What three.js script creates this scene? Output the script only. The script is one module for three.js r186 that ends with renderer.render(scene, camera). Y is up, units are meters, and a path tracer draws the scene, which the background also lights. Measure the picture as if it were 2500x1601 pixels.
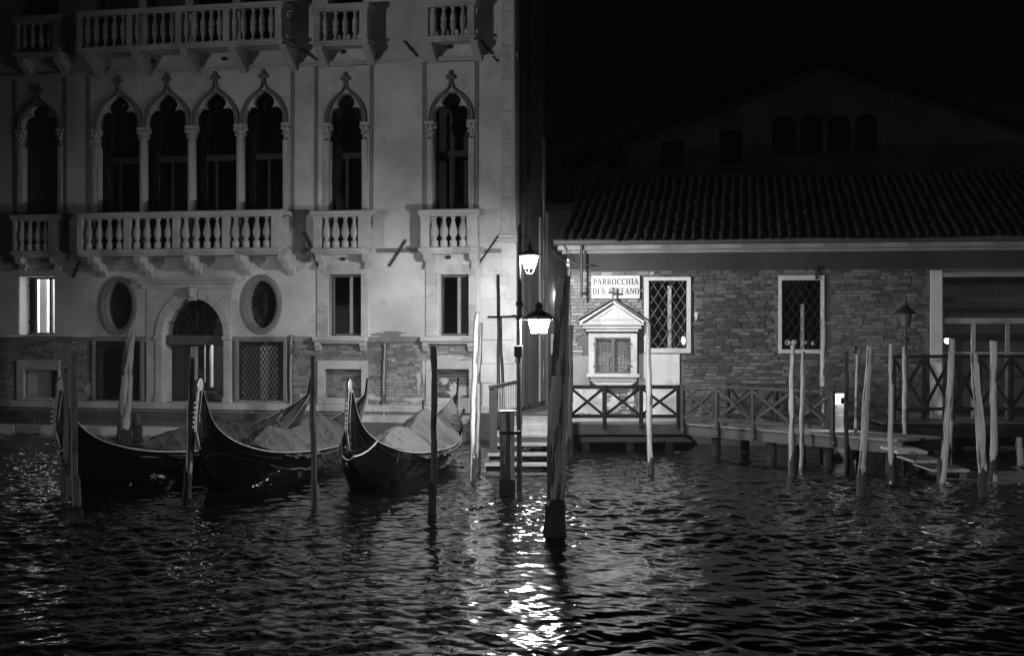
import * as THREE from 'three';
import { mergeGeometries } from 'three/addons/utils/BufferGeometryUtils.js';
import { TextGeometry } from 'three/addons/geometries/TextGeometry.js';
import { FontLoader } from 'three/addons/loaders/FontLoader.js';

// ---------------------------------------------------------------- camera, sky, moon, exposure
const FOCAL = 3472, CX = 1250, CY = 800.5, EYE = 2.5;          // 50 mm lens, eye 2.5 m above the canal
const scene = new THREE.Scene();
const camera = new THREE.PerspectiveCamera(2 * Math.atan(CY / FOCAL) * 180 / Math.PI, 1024 / 655, 0.1, 600);
camera.position.set(0, EYE, 0);
camera.lookAt(0, EYE, -30);
const renderer = new THREE.WebGLRenderer({ antialias: true });
renderer.toneMapping = THREE.LinearToneMapping;
renderer.toneMappingExposure = 1.0;
renderer.shadowMap.enabled = true;
{
  const w = 64, h = 32, a = new Float32Array(w * h * 4);
  for (let i = 0; i < w * h; i++) { a[i * 4] = a[i * 4 + 1] = a[i * 4 + 2] = 0.0007; a[i * 4 + 3] = 1; }
  const sky = new THREE.DataTexture(a, w, h, THREE.RGBAFormat, THREE.FloatType);
  sky.mapping = THREE.EquirectangularReflectionMapping; sky.needsUpdate = true;
  scene.background = sky; scene.environment = sky;
}
const moon = new THREE.DirectionalLight(0xffffff, 0.007);
moon.position.set(-30, 45, 30); moon.target.position.set(0, 0, -32); moon.name = 'moonlight';
moon.castShadow = true; moon.shadow.camera.left = -40; moon.shadow.camera.right = 40; moon.shadow.camera.top = 40; moon.shadow.camera.bottom = -40; moon.shadow.camera.far = 160;
scene.add(moon, moon.target);
// strengths of the lamps (candela)
const LAMP = { corner: 130, pole: 130, flood: 820, quay: 110, step: 2.2, room: 14, hall: 9, alley: 4, cafe: 1.2 };

// ---------------------------------------------------------------- helpers
function rng(seed) { let s = (seed * 2654435761) >>> 0 || 1; return () => { s ^= s << 13; s >>>= 0; s ^= s >>> 17; s ^= s << 5; s >>>= 0; return s / 4294967296; }; }
const V3 = (x, y, z) => new THREE.Vector3(x, y, z), PI = Math.PI;
const lerp = (a, b, t) => a + (b - a) * t, clamp = (x, a, b) => Math.min(b, Math.max(a, x));
const smooth = (x) => x * x * (3 - 2 * x);
function curve(pts, x) {                                        // smooth interpolation through [x, y] pairs
  if (x <= pts[0][0]) return pts[0][1];
  for (let i = 1; i < pts.length; i++) if (x <= pts[i][0]) {
    const p = pts[i - 1], q = pts[i], t = (x - p[0]) / (q[0] - p[0]);
    const m = (k) => { const a = pts[Math.max(0, k - 1)], b = pts[Math.min(pts.length - 1, k + 1)]; return (b[1] - a[1]) / (b[0] - a[0]); };
    const h = q[0] - p[0], t2 = t * t, t3 = t2 * t;
    return (2 * t3 - 3 * t2 + 1) * p[1] + (t3 - 2 * t2 + t) * h * m(i - 1) + (3 * t2 - 2 * t3) * q[1] + (t3 - t2) * h * m(i);
  }
  return pts[pts.length - 1][1];
}
const used = {};
function numbered(n) { const k = used[n] = (used[n] ?? -1) + 1; return k ? n + '_' + String(k).padStart(3, '0') : n; }
function top(o, name, label, category, group, kind) {
  o.name = numbered(name); scene.add(o);
  if (label) o.userData.label = label;
  if (category) o.userData.category = category;
  if (group) o.userData.group = group;
  if (kind) o.userData.kind = kind;
  return o;
}
const thing = (name, label, category, group, pos) => { const g = top(new THREE.Group(), name, label, category, group); if (pos) g.position.copy(pos); return g; };
const struct = (name, geo, mat, label) => top(new THREE.Mesh(geo, mat), name, label, null, null, 'structure');
function part(parent, name, geo, mat, kind) {
  const m = new THREE.Mesh(geo, mat); m.name = name; parent.add(m);
  if (kind) m.userData.kind = kind;
  return m;
}
function sub(parent, name) { const g = new THREE.Group(); g.name = name; parent.add(g); return g; }
// uv in metres from the faces' own directions
function uvm(geo) {
  const g = geo.index ? geo.toNonIndexed() : geo, p = g.attributes.position, uv = new Float32Array(p.count * 2);
  const a = V3(), b = V3(), c = V3();
  for (let i = 0; i < p.count; i += 3) {
    a.fromBufferAttribute(p, i); b.fromBufferAttribute(p, i + 1); c.fromBufferAttribute(p, i + 2);
    const n = b.clone().sub(a).cross(c.clone().sub(a)), x = Math.abs(n.x), y = Math.abs(n.y), z = Math.abs(n.z);
    [a, b, c].forEach((q, k) => {
      const [s, t] = z >= x && z >= y ? [q.x, q.y] : x >= y ? [q.z, q.y] : [q.x, q.z];
      uv[(i + k) * 2] = s; uv[(i + k) * 2 + 1] = t;
    });
  }
  g.setAttribute('uv', new THREE.BufferAttribute(uv, 2));
  return g;
}
const strip = (g) => { const o = g.index ? g.toNonIndexed() : g; for (const k of Object.keys(o.attributes)) if (!['position', 'normal', 'uv'].includes(k)) o.deleteAttribute(k); return o; };
const merge = (list) => mergeGeometries(list.map(strip));
// a box given by its bounds, with a small chamfer on the front (+z) edges if asked
function bx(x0, x1, y0, y1, z0, z1, ch = 0) {
  if (ch > 0) {
    const s = new THREE.Shape(); const c = Math.min(ch, (x1 - x0) / 3, (y1 - y0) / 3);
    s.moveTo(x0 + c, y0 + c); s.lineTo(x1 - c, y0 + c); s.lineTo(x1 - c, y1 - c); s.lineTo(x0 + c, y1 - c); s.closePath();
    const g = new THREE.ExtrudeGeometry(s, { depth: Math.max(0.001, z1 - z0 - 2 * c), bevelEnabled: true, bevelThickness: c, bevelSize: c, bevelSegments: 1, steps: 1 });
    g.translate(0, 0, z0 + c); return uvm(g);
  }
  const g = new THREE.BoxGeometry(x1 - x0, y1 - y0, z1 - z0); g.translate((x0 + x1) / 2, (y0 + y1) / 2, (z0 + z1) / 2); return uvm(g);
}
function bar(a, b, w, t = w, up = V3(0, 1, 0)) {                 // a rectangular bar between two points
  const d = b.clone().sub(a), L = d.length(), z = d.clone().normalize();
  if (Math.abs(z.dot(up)) > 0.99) up = V3(1, 0, 0);
  const x = up.clone().cross(z).normalize(), y = z.clone().cross(x);
  const g = uvm(new THREE.BoxGeometry(w, t, L));
  g.applyMatrix4(new THREE.Matrix4().makeBasis(x, y, z).setPosition(a.clone().add(b).multiplyScalar(0.5))); return g;
}
function tube(pts, r, n = 24, seg = 6) { return strip(new THREE.TubeGeometry(new THREE.CatmullRomCurve3(pts), n, r, seg, false)); }
function rod(a, b, r, seg = 8) { return strip(new THREE.TubeGeometry(new THREE.LineCurve3(a, b), 1, r, seg, false)); }
function lathe(pts, seg = 14) { return strip(new THREE.LatheGeometry(pts.map(([r, y]) => new THREE.Vector2(r, y)), seg)); }
function shapeOf(pts) { const s = new THREE.Shape(); pts.forEach(([x, y], i) => i ? s.lineTo(x, y) : s.moveTo(x, y)); s.closePath(); return s; }
function pathOf(pts) { const s = new THREE.Path(); pts.forEach(([x, y], i) => i ? s.lineTo(x, y) : s.moveTo(x, y)); s.closePath(); return s; }
function plate(pts, z0, z1, holes = [], bevel = 0) {             // an outline extruded from z0 to z1
  const s = shapeOf(pts); for (const h of holes) s.holes.push(pathOf(h));
  const g = new THREE.ExtrudeGeometry(s, { depth: z1 - z0 - 2 * bevel, bevelEnabled: bevel > 0, bevelThickness: bevel, bevelSize: bevel, bevelOffset: -bevel, bevelSegments: 2, curveSegments: 12 });
  g.translate(0, 0, z0 + bevel); return uvm(g);
}
const rectPts = (r) => [[r.u0, r.v0], [r.u1, r.v0], [r.u1, r.v1], [r.u0, r.v1]];
const ellipse = (cx, cy, rx, ry, n = 40) => Array.from({ length: n }, (_, i) => [cx + rx * Math.cos(i / n * 2 * PI), cy + ry * Math.sin(i / n * 2 * PI)]);

// ---------------------------------------------------------------- survey of the place
// the point that a sight line through (px, py) of the survey picture meets at a distance, at a height, or on a wall
const ray = (px, py) => V3((px - CX) / FOCAL, -(py - CY) / FOCAL, -1);
const at = (px, py, d) => ray(px, py).multiplyScalar(d).add(V3(0, EYE, 0));
const atHeight = (px, py, h) => at(px, py, (EYE - h) / ((py - CY) / FOCAL));
const baseAt = (px, py) => atHeight(px, py, 0);
function wallFrame(dOf, origin, other) {
  const B = at(origin, CY, dOf(origin)).setY(0), U = at(other, CY, dOf(other)).setY(0).sub(B).normalize(); if (U.x < 0) U.negate();
  const N = V3(-U.z, 0, U.x);
  const f = (px, py, w = 0) => { const r = ray(px, py), O = V3(0, EYE, 0), t = N.dot(B.clone().addScaledVector(N, w).sub(O)) / N.dot(r), p = O.addScaledVector(r, t).sub(B); return [p.dot(U), p.y]; };
  return {
    f, B, U, N, angle: Math.atan2(-U.z, U.x),
    r(x0, y0, x1, y1, w = 0) { const xm = (x0 + x1) / 2, ym = (y0 + y1) / 2; return { u0: f(x0, ym, w)[0], u1: f(x1, ym, w)[0], v0: f(xm, y1, w)[1], v1: f(xm, y0, w)[1] }; },
    world: (u, v, w) => B.clone().addScaledVector(U, u).addScaledVector(N, w).add(V3(0, v, 0)),
    put(g) { g.position.copy(B); g.rotation.y = this.angle; return g; },
  };
}
const PAL = wallFrame((px) => 1 / (2.017e-6 * (px + 14200)), 1258, 0);        // palace front, origin at its corner on the alley
const PAR = wallFrame((px) => 1 / (1.515e-6 * (px + 20000)), 1385, 2500);     // parish house front, origin at its corner on the alley

// ---------------------------------------------------------------- materials
function noiseField(n, seed, octaves, first = 4) {               // tiling value noise, 0..1
  const out = new Float32Array(n * n); let amp = 1, tot = 0;
  for (let o = 0, c = first; o < octaves; o++, c *= 2) {
    const R = rng(seed * 31 + o * 7 + 1), g = Float32Array.from({ length: c * c }, R);
    for (let y = 0; y < n; y++) for (let x = 0; x < n; x++) {
      const fx = x / n * c, fy = y / n * c, ix = Math.floor(fx), iy = Math.floor(fy), tx = smooth(fx - ix), ty = smooth(fy - iy);
      const G = (i, j) => g[((j + c) % c) * c + (i + c) % c];
      out[y * n + x] += amp * lerp(lerp(G(ix, iy), G(ix + 1, iy), tx), lerp(G(ix, iy + 1), G(ix + 1, iy + 1), tx), ty);
    }
    tot += amp; amp *= 0.55;
  }
  for (let i = 0; i < out.length; i++) out[i] /= tot;
  return out;
}
function texture(n, fn, metres, srgb = false) {
  const a = new Uint8Array(n * n * 4);
  for (let y = 0; y < n; y++) for (let x = 0; x < n; x++) { const v = clamp(fn(x, y), 0, 1) * 255; a.set([v, v, v, 255], (y * n + x) * 4); }
  const t = new THREE.DataTexture(a, n, n); t.wrapS = t.wrapT = THREE.RepeatWrapping; t.magFilter = THREE.LinearFilter; t.minFilter = THREE.LinearMipmapLinearFilter;
  if (srgb) t.colorSpace = THREE.SRGBColorSpace;
  const m = Array.isArray(metres) ? metres : [metres, metres]; t.repeat.set(1 / m[0], 1 / m[1]); t.needsUpdate = true; return t;
}
const N1 = noiseField(512, 11, 6), N2 = noiseField(512, 23, 7, 3), N3 = noiseField(512, 37, 4, 48), N4 = noiseField(512, 53, 3, 128);
const px5 = (f, x, y) => f[(y & 511) * 512 + (x & 511)];
const T = {
  plaster: texture(512, (x, y) => 0.80 + 0.55 * (px5(N1, x, y) - 0.5) + 0.4 * (px5(N2, y, x) - 0.5) + 0.10 * (px5(N4, x, y) - 0.5) - (px5(N2, x + 90, y) > 0.60 ? 0.10 : 0), 3.7),
  plasterBump: texture(512, (x, y) => 0.5 + 0.5 * (px5(N2, x, y) - 0.5) + 0.35 * (px5(N3, x, y) - 0.5) + 0.2 * (px5(N4, x, y) - 0.5), 1.9),
  stone: texture(512, (x, y) => 0.84 + 0.5 * (px5(N2, x, y) - 0.5) + 0.16 * (px5(N3, x, y) - 0.5) - (px5(N1, x + 200, y) > 0.62 ? 0.14 : 0), 1.7),
  fine: texture(512, (x, y) => 0.5 + 0.6 * (px5(N3, x, y) - 0.5) + 0.6 * (px5(N4, x, y) - 0.5), 0.8),
  brick: texture(512, (x, y) => 0.82 + 0.5 * (px5(N3, x, y) - 0.5) + 0.35 * (px5(N2, x, y) - 0.5), 0.9),
  wood: texture(512, (x, y) => 0.62 + 0.55 * (px5(N3, x * 2, y >> 4) - 0.5) + 0.5 * (px5(N2, x, y >> 1) - 0.5), [0.55, 2.2]),
  bark: texture(512, (x, y) => { const bare = smooth(clamp((px5(N1, x, y >> 2) + 0.30 * (px5(N3, x, y >> 2) - 0.5) - 0.49) * 22, 0, 1)); return lerp(0.16, 0.95, bare) * (1 + 0.7 * (px5(N3, x * 2, y >> 4) - 0.5) + 0.6 * (px5(N2, x, y) - 0.5) + 0.4 * (px5(N4, x, y >> 1) - 0.5)); }, [0.45, 1.5]),
  woodBump: texture(512, (x, y) => 0.5 + 0.9 * (px5(N3, x * 3, y >> 4) - 0.5) + 0.4 * (px5(N2, x, y >> 1) - 0.5), [0.55, 2.2]),
  plank: texture(512, (x, y) => 0.8 + 0.5 * (px5(N3, x >> 4, y * 2) - 0.5) + 0.3 * (px5(N2, x, y) - 0.5), [2.0, 0.5]),
  crease: texture(512, (x, y) => 1 - 1.6 * Math.abs(px5(N1, x, y) - 0.5) - 1.1 * Math.abs(px5(N2, y + 70, x) - 0.5), [1.6, 1.1]),
  canvas: texture(512, (x, y) => 0.84 + 0.35 * (px5(N2, x, y) - 0.5) + 0.12 * (px5(N4, x, y) - 0.5), 2.2),
};
const grey = (v) => new THREE.Color().setRGB(v, v, v);
const mat = (v, rough, extra = {}) => new THREE.MeshStandardMaterial({ color: grey(v), roughness: rough, metalness: 0, ...extra });
const M = {
  plaster: mat(0.74, 0.92, { map: T.plaster, bumpMap: T.plasterBump, bumpScale: 0.012 }),
  frieze: mat(0.045, 0.95, { map: T.plaster, bumpMap: T.plasterBump, bumpScale: 0.012 }),  // darkened plaster: the shade above the lantern light is put into its colour
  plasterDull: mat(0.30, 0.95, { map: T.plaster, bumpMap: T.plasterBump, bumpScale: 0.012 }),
  render: mat(0.62, 0.92, { map: T.stone, bumpMap: T.plasterBump, bumpScale: 0.010 }),
  quoin: mat(0.78, 0.85, { map: T.stone, bumpMap: T.fine, bumpScale: 0.006 }),
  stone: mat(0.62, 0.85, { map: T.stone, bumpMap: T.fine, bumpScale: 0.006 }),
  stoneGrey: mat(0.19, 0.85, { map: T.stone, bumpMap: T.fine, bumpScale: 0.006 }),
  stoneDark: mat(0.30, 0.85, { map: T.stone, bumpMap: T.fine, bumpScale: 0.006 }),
  stepWet: mat(0.13, 0.6, { map: T.stone, bumpMap: T.fine, bumpScale: 0.006 }),
  mortar: mat(0.40, 0.95, { map: T.brick, bumpMap: T.fine, bumpScale: 0.01 }),
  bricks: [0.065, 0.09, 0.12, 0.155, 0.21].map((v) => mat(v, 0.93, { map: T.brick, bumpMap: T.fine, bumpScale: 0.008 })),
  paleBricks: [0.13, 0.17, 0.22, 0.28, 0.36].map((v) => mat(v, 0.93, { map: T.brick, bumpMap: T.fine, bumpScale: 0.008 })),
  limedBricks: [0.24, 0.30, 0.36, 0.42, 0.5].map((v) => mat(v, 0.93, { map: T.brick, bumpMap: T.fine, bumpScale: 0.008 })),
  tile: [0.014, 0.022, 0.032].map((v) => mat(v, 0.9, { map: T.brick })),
  inside: mat(0.45, 0.95, { map: T.plaster }),
  glass: new THREE.MeshPhysicalMaterial({ color: grey(0.9), roughness: 0.012, transmission: 1, thickness: 0, ior: 1.5 }),
  mortarDark: mat(0.14, 0.95, { map: T.brick, bumpMap: T.fine, bumpScale: 0.01 }),
  frameDark: mat(0.022, 0.6, { map: T.wood }),
  frameWood: mat(0.16, 0.6, { map: T.wood }),
  paleWood: mat(0.5, 0.6, { map: T.wood }),
  shrine: mat(0.52, 0.6, { map: T.stone }),
  white: mat(0.75, 0.6, { map: T.canvas }),
  iron: mat(0.03, 0.5, { metalness: 0.3 }),
  ironPale: mat(0.16, 0.5, { metalness: 0.3 }),
  lead: mat(0.06, 0.6),
  pile: mat(0.46, 0.9, { map: T.bark, bumpMap: T.woodBump, bumpScale: 0.02 }),
  pileDark: mat(0.11, 0.9, { map: T.bark, bumpMap: T.woodBump, bumpScale: 0.02 }),
  pilePale: mat(0.5, 0.9, { map: T.bark, bumpMap: T.woodBump, bumpScale: 0.02 }),
  algae: mat(0.025, 0.55, { map: T.brick, bumpMap: T.fine, bumpScale: 0.02 }),
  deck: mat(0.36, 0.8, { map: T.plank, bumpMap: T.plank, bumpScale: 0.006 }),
  deckShaded: mat(0.2, 0.85, { map: T.plank, bumpMap: T.plank, bumpScale: 0.006 }),  // deck planks darkened: the dimmer light on the slanted part is in the colour
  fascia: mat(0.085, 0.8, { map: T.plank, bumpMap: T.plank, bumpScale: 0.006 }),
  rail: mat(0.014, 0.95, { map: T.plank, bumpMap: T.plank, bumpScale: 0.004 }),
  railPale: mat(0.055, 0.9, { map: T.plank, bumpMap: T.plank, bumpScale: 0.004 }),
  hull: new THREE.MeshPhysicalMaterial({ color: grey(0.004), roughness: 0.05 }),
  strake: mat(0.2, 0.35),
  ferro: mat(0.4, 0.42, { metalness: 0.8 }),
  canvas: mat(0.11, 0.85, { map: T.canvas, bumpMap: T.crease, bumpScale: 0.05 }),
  canvasGrey: mat(0.07, 0.85, { map: T.canvas, bumpMap: T.crease, bumpScale: 0.05 }),
  canvasDark: mat(0.03, 0.8, { map: T.canvas, bumpMap: T.crease, bumpScale: 0.05 }),
  rope: mat(0.45, 0.9),
  copper: mat(0.05, 0.45, { metalness: 0.4 }),
  lampGlass: mat(0.8, 0.5, { emissive: grey(1), emissiveIntensity: 22 }),
  lampSmall: mat(0.8, 0.5, { emissive: grey(1), emissiveIntensity: 16 }),
  ink: mat(0.03, 0.8),
  sign: mat(0.6, 0.55, { map: T.canvas }),
};

// ---------------------------------------------------------------- water of the canal
const waves = (() => {
  const R = rng(77), list = [];
  for (let i = 0; i < 54; i++) {
    const L = 0.11 * Math.pow(8, Math.pow(R(), 1.3)), th = -0.1 + (R() + R() + R() - 1.5) * 1.75, k = 2 * PI / L;
    list.push([k * Math.sin(th), k * Math.cos(th), R() * 2 * PI, 0.029 / k * Math.sqrt(clamp(L / 0.3, 0.45, 1.15))]);
  }
  for (const [L, th, p] of [[1.7, 0.5, 1], [1.25, -0.7, 3], [2.3, -0.2, 5]]) { const k = 2 * PI / L; list.push([k * Math.sin(th), k * Math.cos(th), p, 0.012 / k]); }
  return list;
})();
const gust = (x, z) => 0.82 + 0.42 * Math.sin(x * 0.43 + z * 0.21 + 1.3) * Math.sin(z * 0.37 - x * 0.15 + 0.4) + 0.2 * Math.sin(x * 0.9 - z * 0.7);
function wave(x, z) {
  let y = 0, dx = 0, dz = 0;
  for (const [kx, kz, p, a] of waves) { const t = kx * x + kz * z + p; y += a * Math.sin(t); const c = a * Math.cos(t); dx += c * kx; dz += c * kz; }
  const g = gust(x, z); return [y * g, dx * g, dz * g];
}
{
  const NC = 470, NR = 880, D0 = 5.6, D1 = 36, P = new Float32Array((NC + 1) * (NR + 1) * 3), Nn = new Float32Array(P.length), idx = [];
  const rowD = Array.from({ length: NR + 1 }, (_, j) => Math.pow(lerp(Math.pow(D0, 0.35), Math.pow(D1, 0.35), j / NR), 1 / 0.35));
  for (let j = 0; j <= NR; j++) for (let i = 0; i <= NC; i++) {
    const d = rowD[j], half = d * 0.41 + 1.6, x = lerp(-half, half, i / NC), z = -d, o = (j * (NC + 1) + i) * 3;
    const fade = Math.min(1, 12 * Math.min(i, NC - i, j, NR - j) / NC);
    const [y, dx, dz] = wave(x, z), n = V3(-dx * fade, 1, -dz * fade).normalize();
    P.set([x, y * fade, z], o); Nn.set([n.x, n.y, n.z], o);
  }
  for (let j = 0; j < NR; j++) for (let i = 0; i < NC; i++) { const a = j * (NC + 1) + i, b = a + 1, c = a + NC + 1, d = c + 1; idx.push(a, b, c, b, d, c); }
  const g = new THREE.BufferGeometry(); g.setAttribute('position', new THREE.BufferAttribute(P, 3)); g.setAttribute('normal', new THREE.BufferAttribute(Nn, 3)); g.setIndex(idx);
  const waterMat = new THREE.MeshPhysicalMaterial({ color: grey(0.006), roughness: 0.065, ior: 1.33 });
  struct('canal_water', g, waterMat, 'rippled dark canal water');
  // the canal beyond the ripples in view
  const h0 = D0 * 0.41 + 1.6, h1 = D1 * 0.41 + 1.6, s = shapeOf([[-90, -30], [90, -30], [90, 60], [-90, 60]]); s.holes.push(pathOf([[-h0, D0], [h0, D0], [h1, D1], [-h1, D1]]));
  const far = new THREE.ShapeGeometry(s); far.rotateX(-PI / 2);
  struct('canal_water', far, waterMat, 'dark canal water around the moorings');
}

// ---------------------------------------------------------------- the palace
const palace = thing('gothic_palace', 'tall pale Gothic palace with pointed arched windows and stone balconies', 'palace');
PAL.put(palace);
const WL = PAL.f(-190, 800)[0], TOP = 12.9;                      // left end and top of the built front
const BAND = PAL.f(900, 822)[1];                                 // where brick ends and plaster begins
const PLINTH = 0.70;
// openings, surveyed
const O = {
  portal: PAL.r(358, 699, 565, 978),
  lit: PAL.r(45, 675, 132, 817), e0: PAL.r(803, 670, 882, 820), f0: PAL.r(1070, 670, 1145, 820),
  gl: PAL.r(232, 833, 342, 977), gr: PAL.r(583, 831, 692, 977),
  pe: PAL.r(793, 901, 882, 971), pf: PAL.r(1057, 901, 1145, 971), pl: PAL.r(58, 903, 140, 970),
};
const oval = [[289, 746, 36, 61], [639, 743, 39, 62]].map(([x, y, a, b]) => { const r = PAL.r(x - a, y - b, x + a, y + b); return [(r.u0 + r.u1) / 2, (r.v0 + r.v1) / 2, (r.u1 - r.u0) / 2, (r.v1 - r.v0) / 2]; });
const floor1 = PAL.f(600, 607)[1] + 0.05;                        // balcony floors
const floor2 = PAL.f(600, 101)[1] + 0.05;
// the pointed windows: [left px, right px, capital py, apex py] per light
const LIGHTS = {
  a: [[53, 140, 316, 252]],
  arcade: [[238, 337, 307, 233], [358, 455, 305, 229], [476, 573, 303, 225], [596, 691, 301, 221]],
  e: [[803, 884, 299, 226]],
  f: [[1057, 1145, 294, 222]],
};
const lights = {};
for (const k in LIGHTS) lights[k] = LIGHTS[k].map(([x0, x1, yc, ya]) => { const r = PAL.r(x0, ya, x1, yc); return { u0: r.u0, u1: r.u1, spring: r.v0, apex: r.v1 }; });
const hole1 = {}, hole2 = {};
for (const k in lights) {
  const L = lights[k], u0 = L[0].u0 - 0.13, u1 = L[L.length - 1].u1 + 0.13;
  hole1[k] = { u0, u1, v0: floor1, v1: Math.max(...L.map((l) => l.apex)) + 0.16 };
  hole2[k] = { u0: u0 + 0.1, u1: u1 - 0.1, v0: floor2, v1: TOP - 0.4 };
}
{ // plastered wall
  const p = O.portal, pts = [[WL, BAND], [p.u0, BAND], [p.u0, p.v1], [p.u1, p.v1], [p.u1, BAND], [0, BAND], [0, TOP], [WL, TOP]];
  const holes = [O.lit, O.e0, O.f0, ...Object.values(hole1), ...Object.values(hole2)].map((r) => rectPts(r).reverse());
  for (const o of oval) holes.push(ellipse(...o).reverse());
  part(palace, 'plaster_wall', plate(pts, -0.4, 0.012, holes), M.plaster);
  // brick zone: mortar bed behind the bricks
  const q = [[WL, -0.9], [0, -0.9], [0, BAND - 0.004], [p.u1, BAND - 0.004], [p.u1, PLINTH - 0.05], [p.u0, PLINTH - 0.05], [p.u0, BAND - 0.004], [WL, BAND - 0.004]];
  part(palace, 'lower_wall', plate(q, -0.4, -0.03, [O.gl, O.gr, O.pe, O.pf, O.pl].map((r) => rectPts(r).reverse())), M.mortar);
  for (const r of [O.pe, O.pf]) part(palace, 'panel_back', bx(r.u0 - 0.05, r.u1 + 0.05, r.v0 - 0.05, r.v1 + 0.05, -0.42, -0.2), M.mortar);
  part(palace, 'panel_back', bx(O.pl.u0 - 0.05, O.pl.u1 + 0.05, O.pl.v0 - 0.05, O.pl.v1 + 0.05, -0.42, -0.17), M.stone);
  // closed shell behind
  const D = 3.4;
  part(palace, 'side_wall', bx(-0.3, -0.002, -0.9, TOP, -D, -0.4), M.plasterDull);
  part(palace, 'rear_wall', bx(-1.5, -0.3, -0.9, TOP, -D, -D + 0.2), M.inside); part(palace, 'rear_wall', bx(WL, -1.3, -0.9, TOP, -9.2, -9), M.inside); part(palace, 'inner_wall', bx(-1.5, -1.3, -0.9, TOP, -9, -D), M.inside);
  part(palace, 'side_wall', bx(WL - 0.2, WL, -0.9, TOP, -9, 0.0), M.inside);
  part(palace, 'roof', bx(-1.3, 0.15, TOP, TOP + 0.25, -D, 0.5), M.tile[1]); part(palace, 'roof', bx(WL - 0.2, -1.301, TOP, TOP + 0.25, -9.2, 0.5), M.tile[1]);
  for (const y of [PLINTH - 0.25, floor1 - 0.3, floor2 - 0.3]) { part(palace, 'floor', bx(-1.3, -0.3, y, y + 0.2, -D + 0.2, -0.4), M.inside); part(palace, 'floor', bx(WL, -1.301, y, y + 0.2, -9, -0.4), M.inside); }
  // the corner: quoins below, pilaster above
  const R = rng(5), qu = PAL.f(1170, 900)[0], ptop = PAL.f(1240, 592)[1]; let v = PLINTH + 0.03, n = 0;
  while (v < ptop - 0.1) { const h = Math.min(ptop - v, 0.36 + R() * 0.2), s = qu + (n++ % 2 ? 0.0 : 0.06) + R() * 0.03, cut = lerp(s, 0, 0.42 + R() * 0.2); part(palace, 'quoin', bx(s, cut - 0.004, v, v + h - 0.008, -0.04, 0.035, 0.006), M.quoin); part(palace, 'quoin', bx(cut, 0.03, v, v + h - 0.008, -0.04, 0.036 + R() * 0.004, 0.006), M.quoin); v += h; }
  const pu = PAL.f(1226, 400)[0];
  part(palace, 'pilaster_base', merge([bx(pu - 0.1, 0.075, ptop, ptop + 0.09, -0.03, 0.13, 0.012), bx(pu - 0.07, 0.06, ptop + 0.09, ptop + 0.2, -0.03, 0.10, 0.02), bx(pu - 0.05, 0.05, ptop + 0.2, ptop + 0.27, -0.03, 0.085, 0.02)]), M.stone);
  let y = ptop + 0.27; while (y < TOP) { const h = Math.min(TOP - y, 0.62 + R() * 0.15); part(palace, 'pilaster_block', bx(pu - 0.01, 0.035, y, y + h - 0.006, -0.03, 0.06, 0.012), M.stone); y += h; }
  part(palace, 'corner_shaft', (() => { const g = rod(V3(-0.02, ptop + 0.27, 0.055), V3(-0.02, TOP, 0.055), 0.055, 12); return g; })(), M.stone);
  // plinth and steps down to the water
  const segs = 9; for (let i = 0; i < segs; i++) { const a = lerp(WL, 0.02, i / segs), b = lerp(WL, 0.02, (i + 1) / segs) - 0.006; part(palace, 'plinth_stone', bx(a, b, PLINTH - 0.13, PLINTH + 0.03 + (R() - 0.5) * 0.006, -0.04, 0.10 + R() * 0.008, 0.012), M.stone); }
  part(palace, 'plinth_base', bx(WL, 0.0, -0.9, PLINTH - 0.13, -0.1, 0.045), M.stoneDark);
}
{ // landing steps in front of the palace
  const st = thing('stone_landing_steps', 'long flight of worn stone steps between the palace wall and the water', 'steps');
  PAL.put(st);
  const R = rng(9), rows = [[0.06, 0.32, 0.34, 0.50], [0.32, 0.62, 0.18, 0.35], [0.62, 1.0, -0.8, 0.2]];
  rows.forEach(([w0, w1, v0, v1], k) => {
    let u = WL; while (u < -0.95) {
      const n = Math.min(-0.9, u + 1.1 + R() * 0.9);
      part(st, 'step_stone', bx(u, n - 0.006, v0 - 0.3, v1 + (R() - 0.5) * 0.008, w0 - 0.05, w1 + R() * 0.01, 0.015), k === 2 ? (u < -5.6 ? M.quoin : M.stepWet) : k === 0 && u > -5.5 ? M.stone : M.stepWet); u = n;
    }
  });
}
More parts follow.
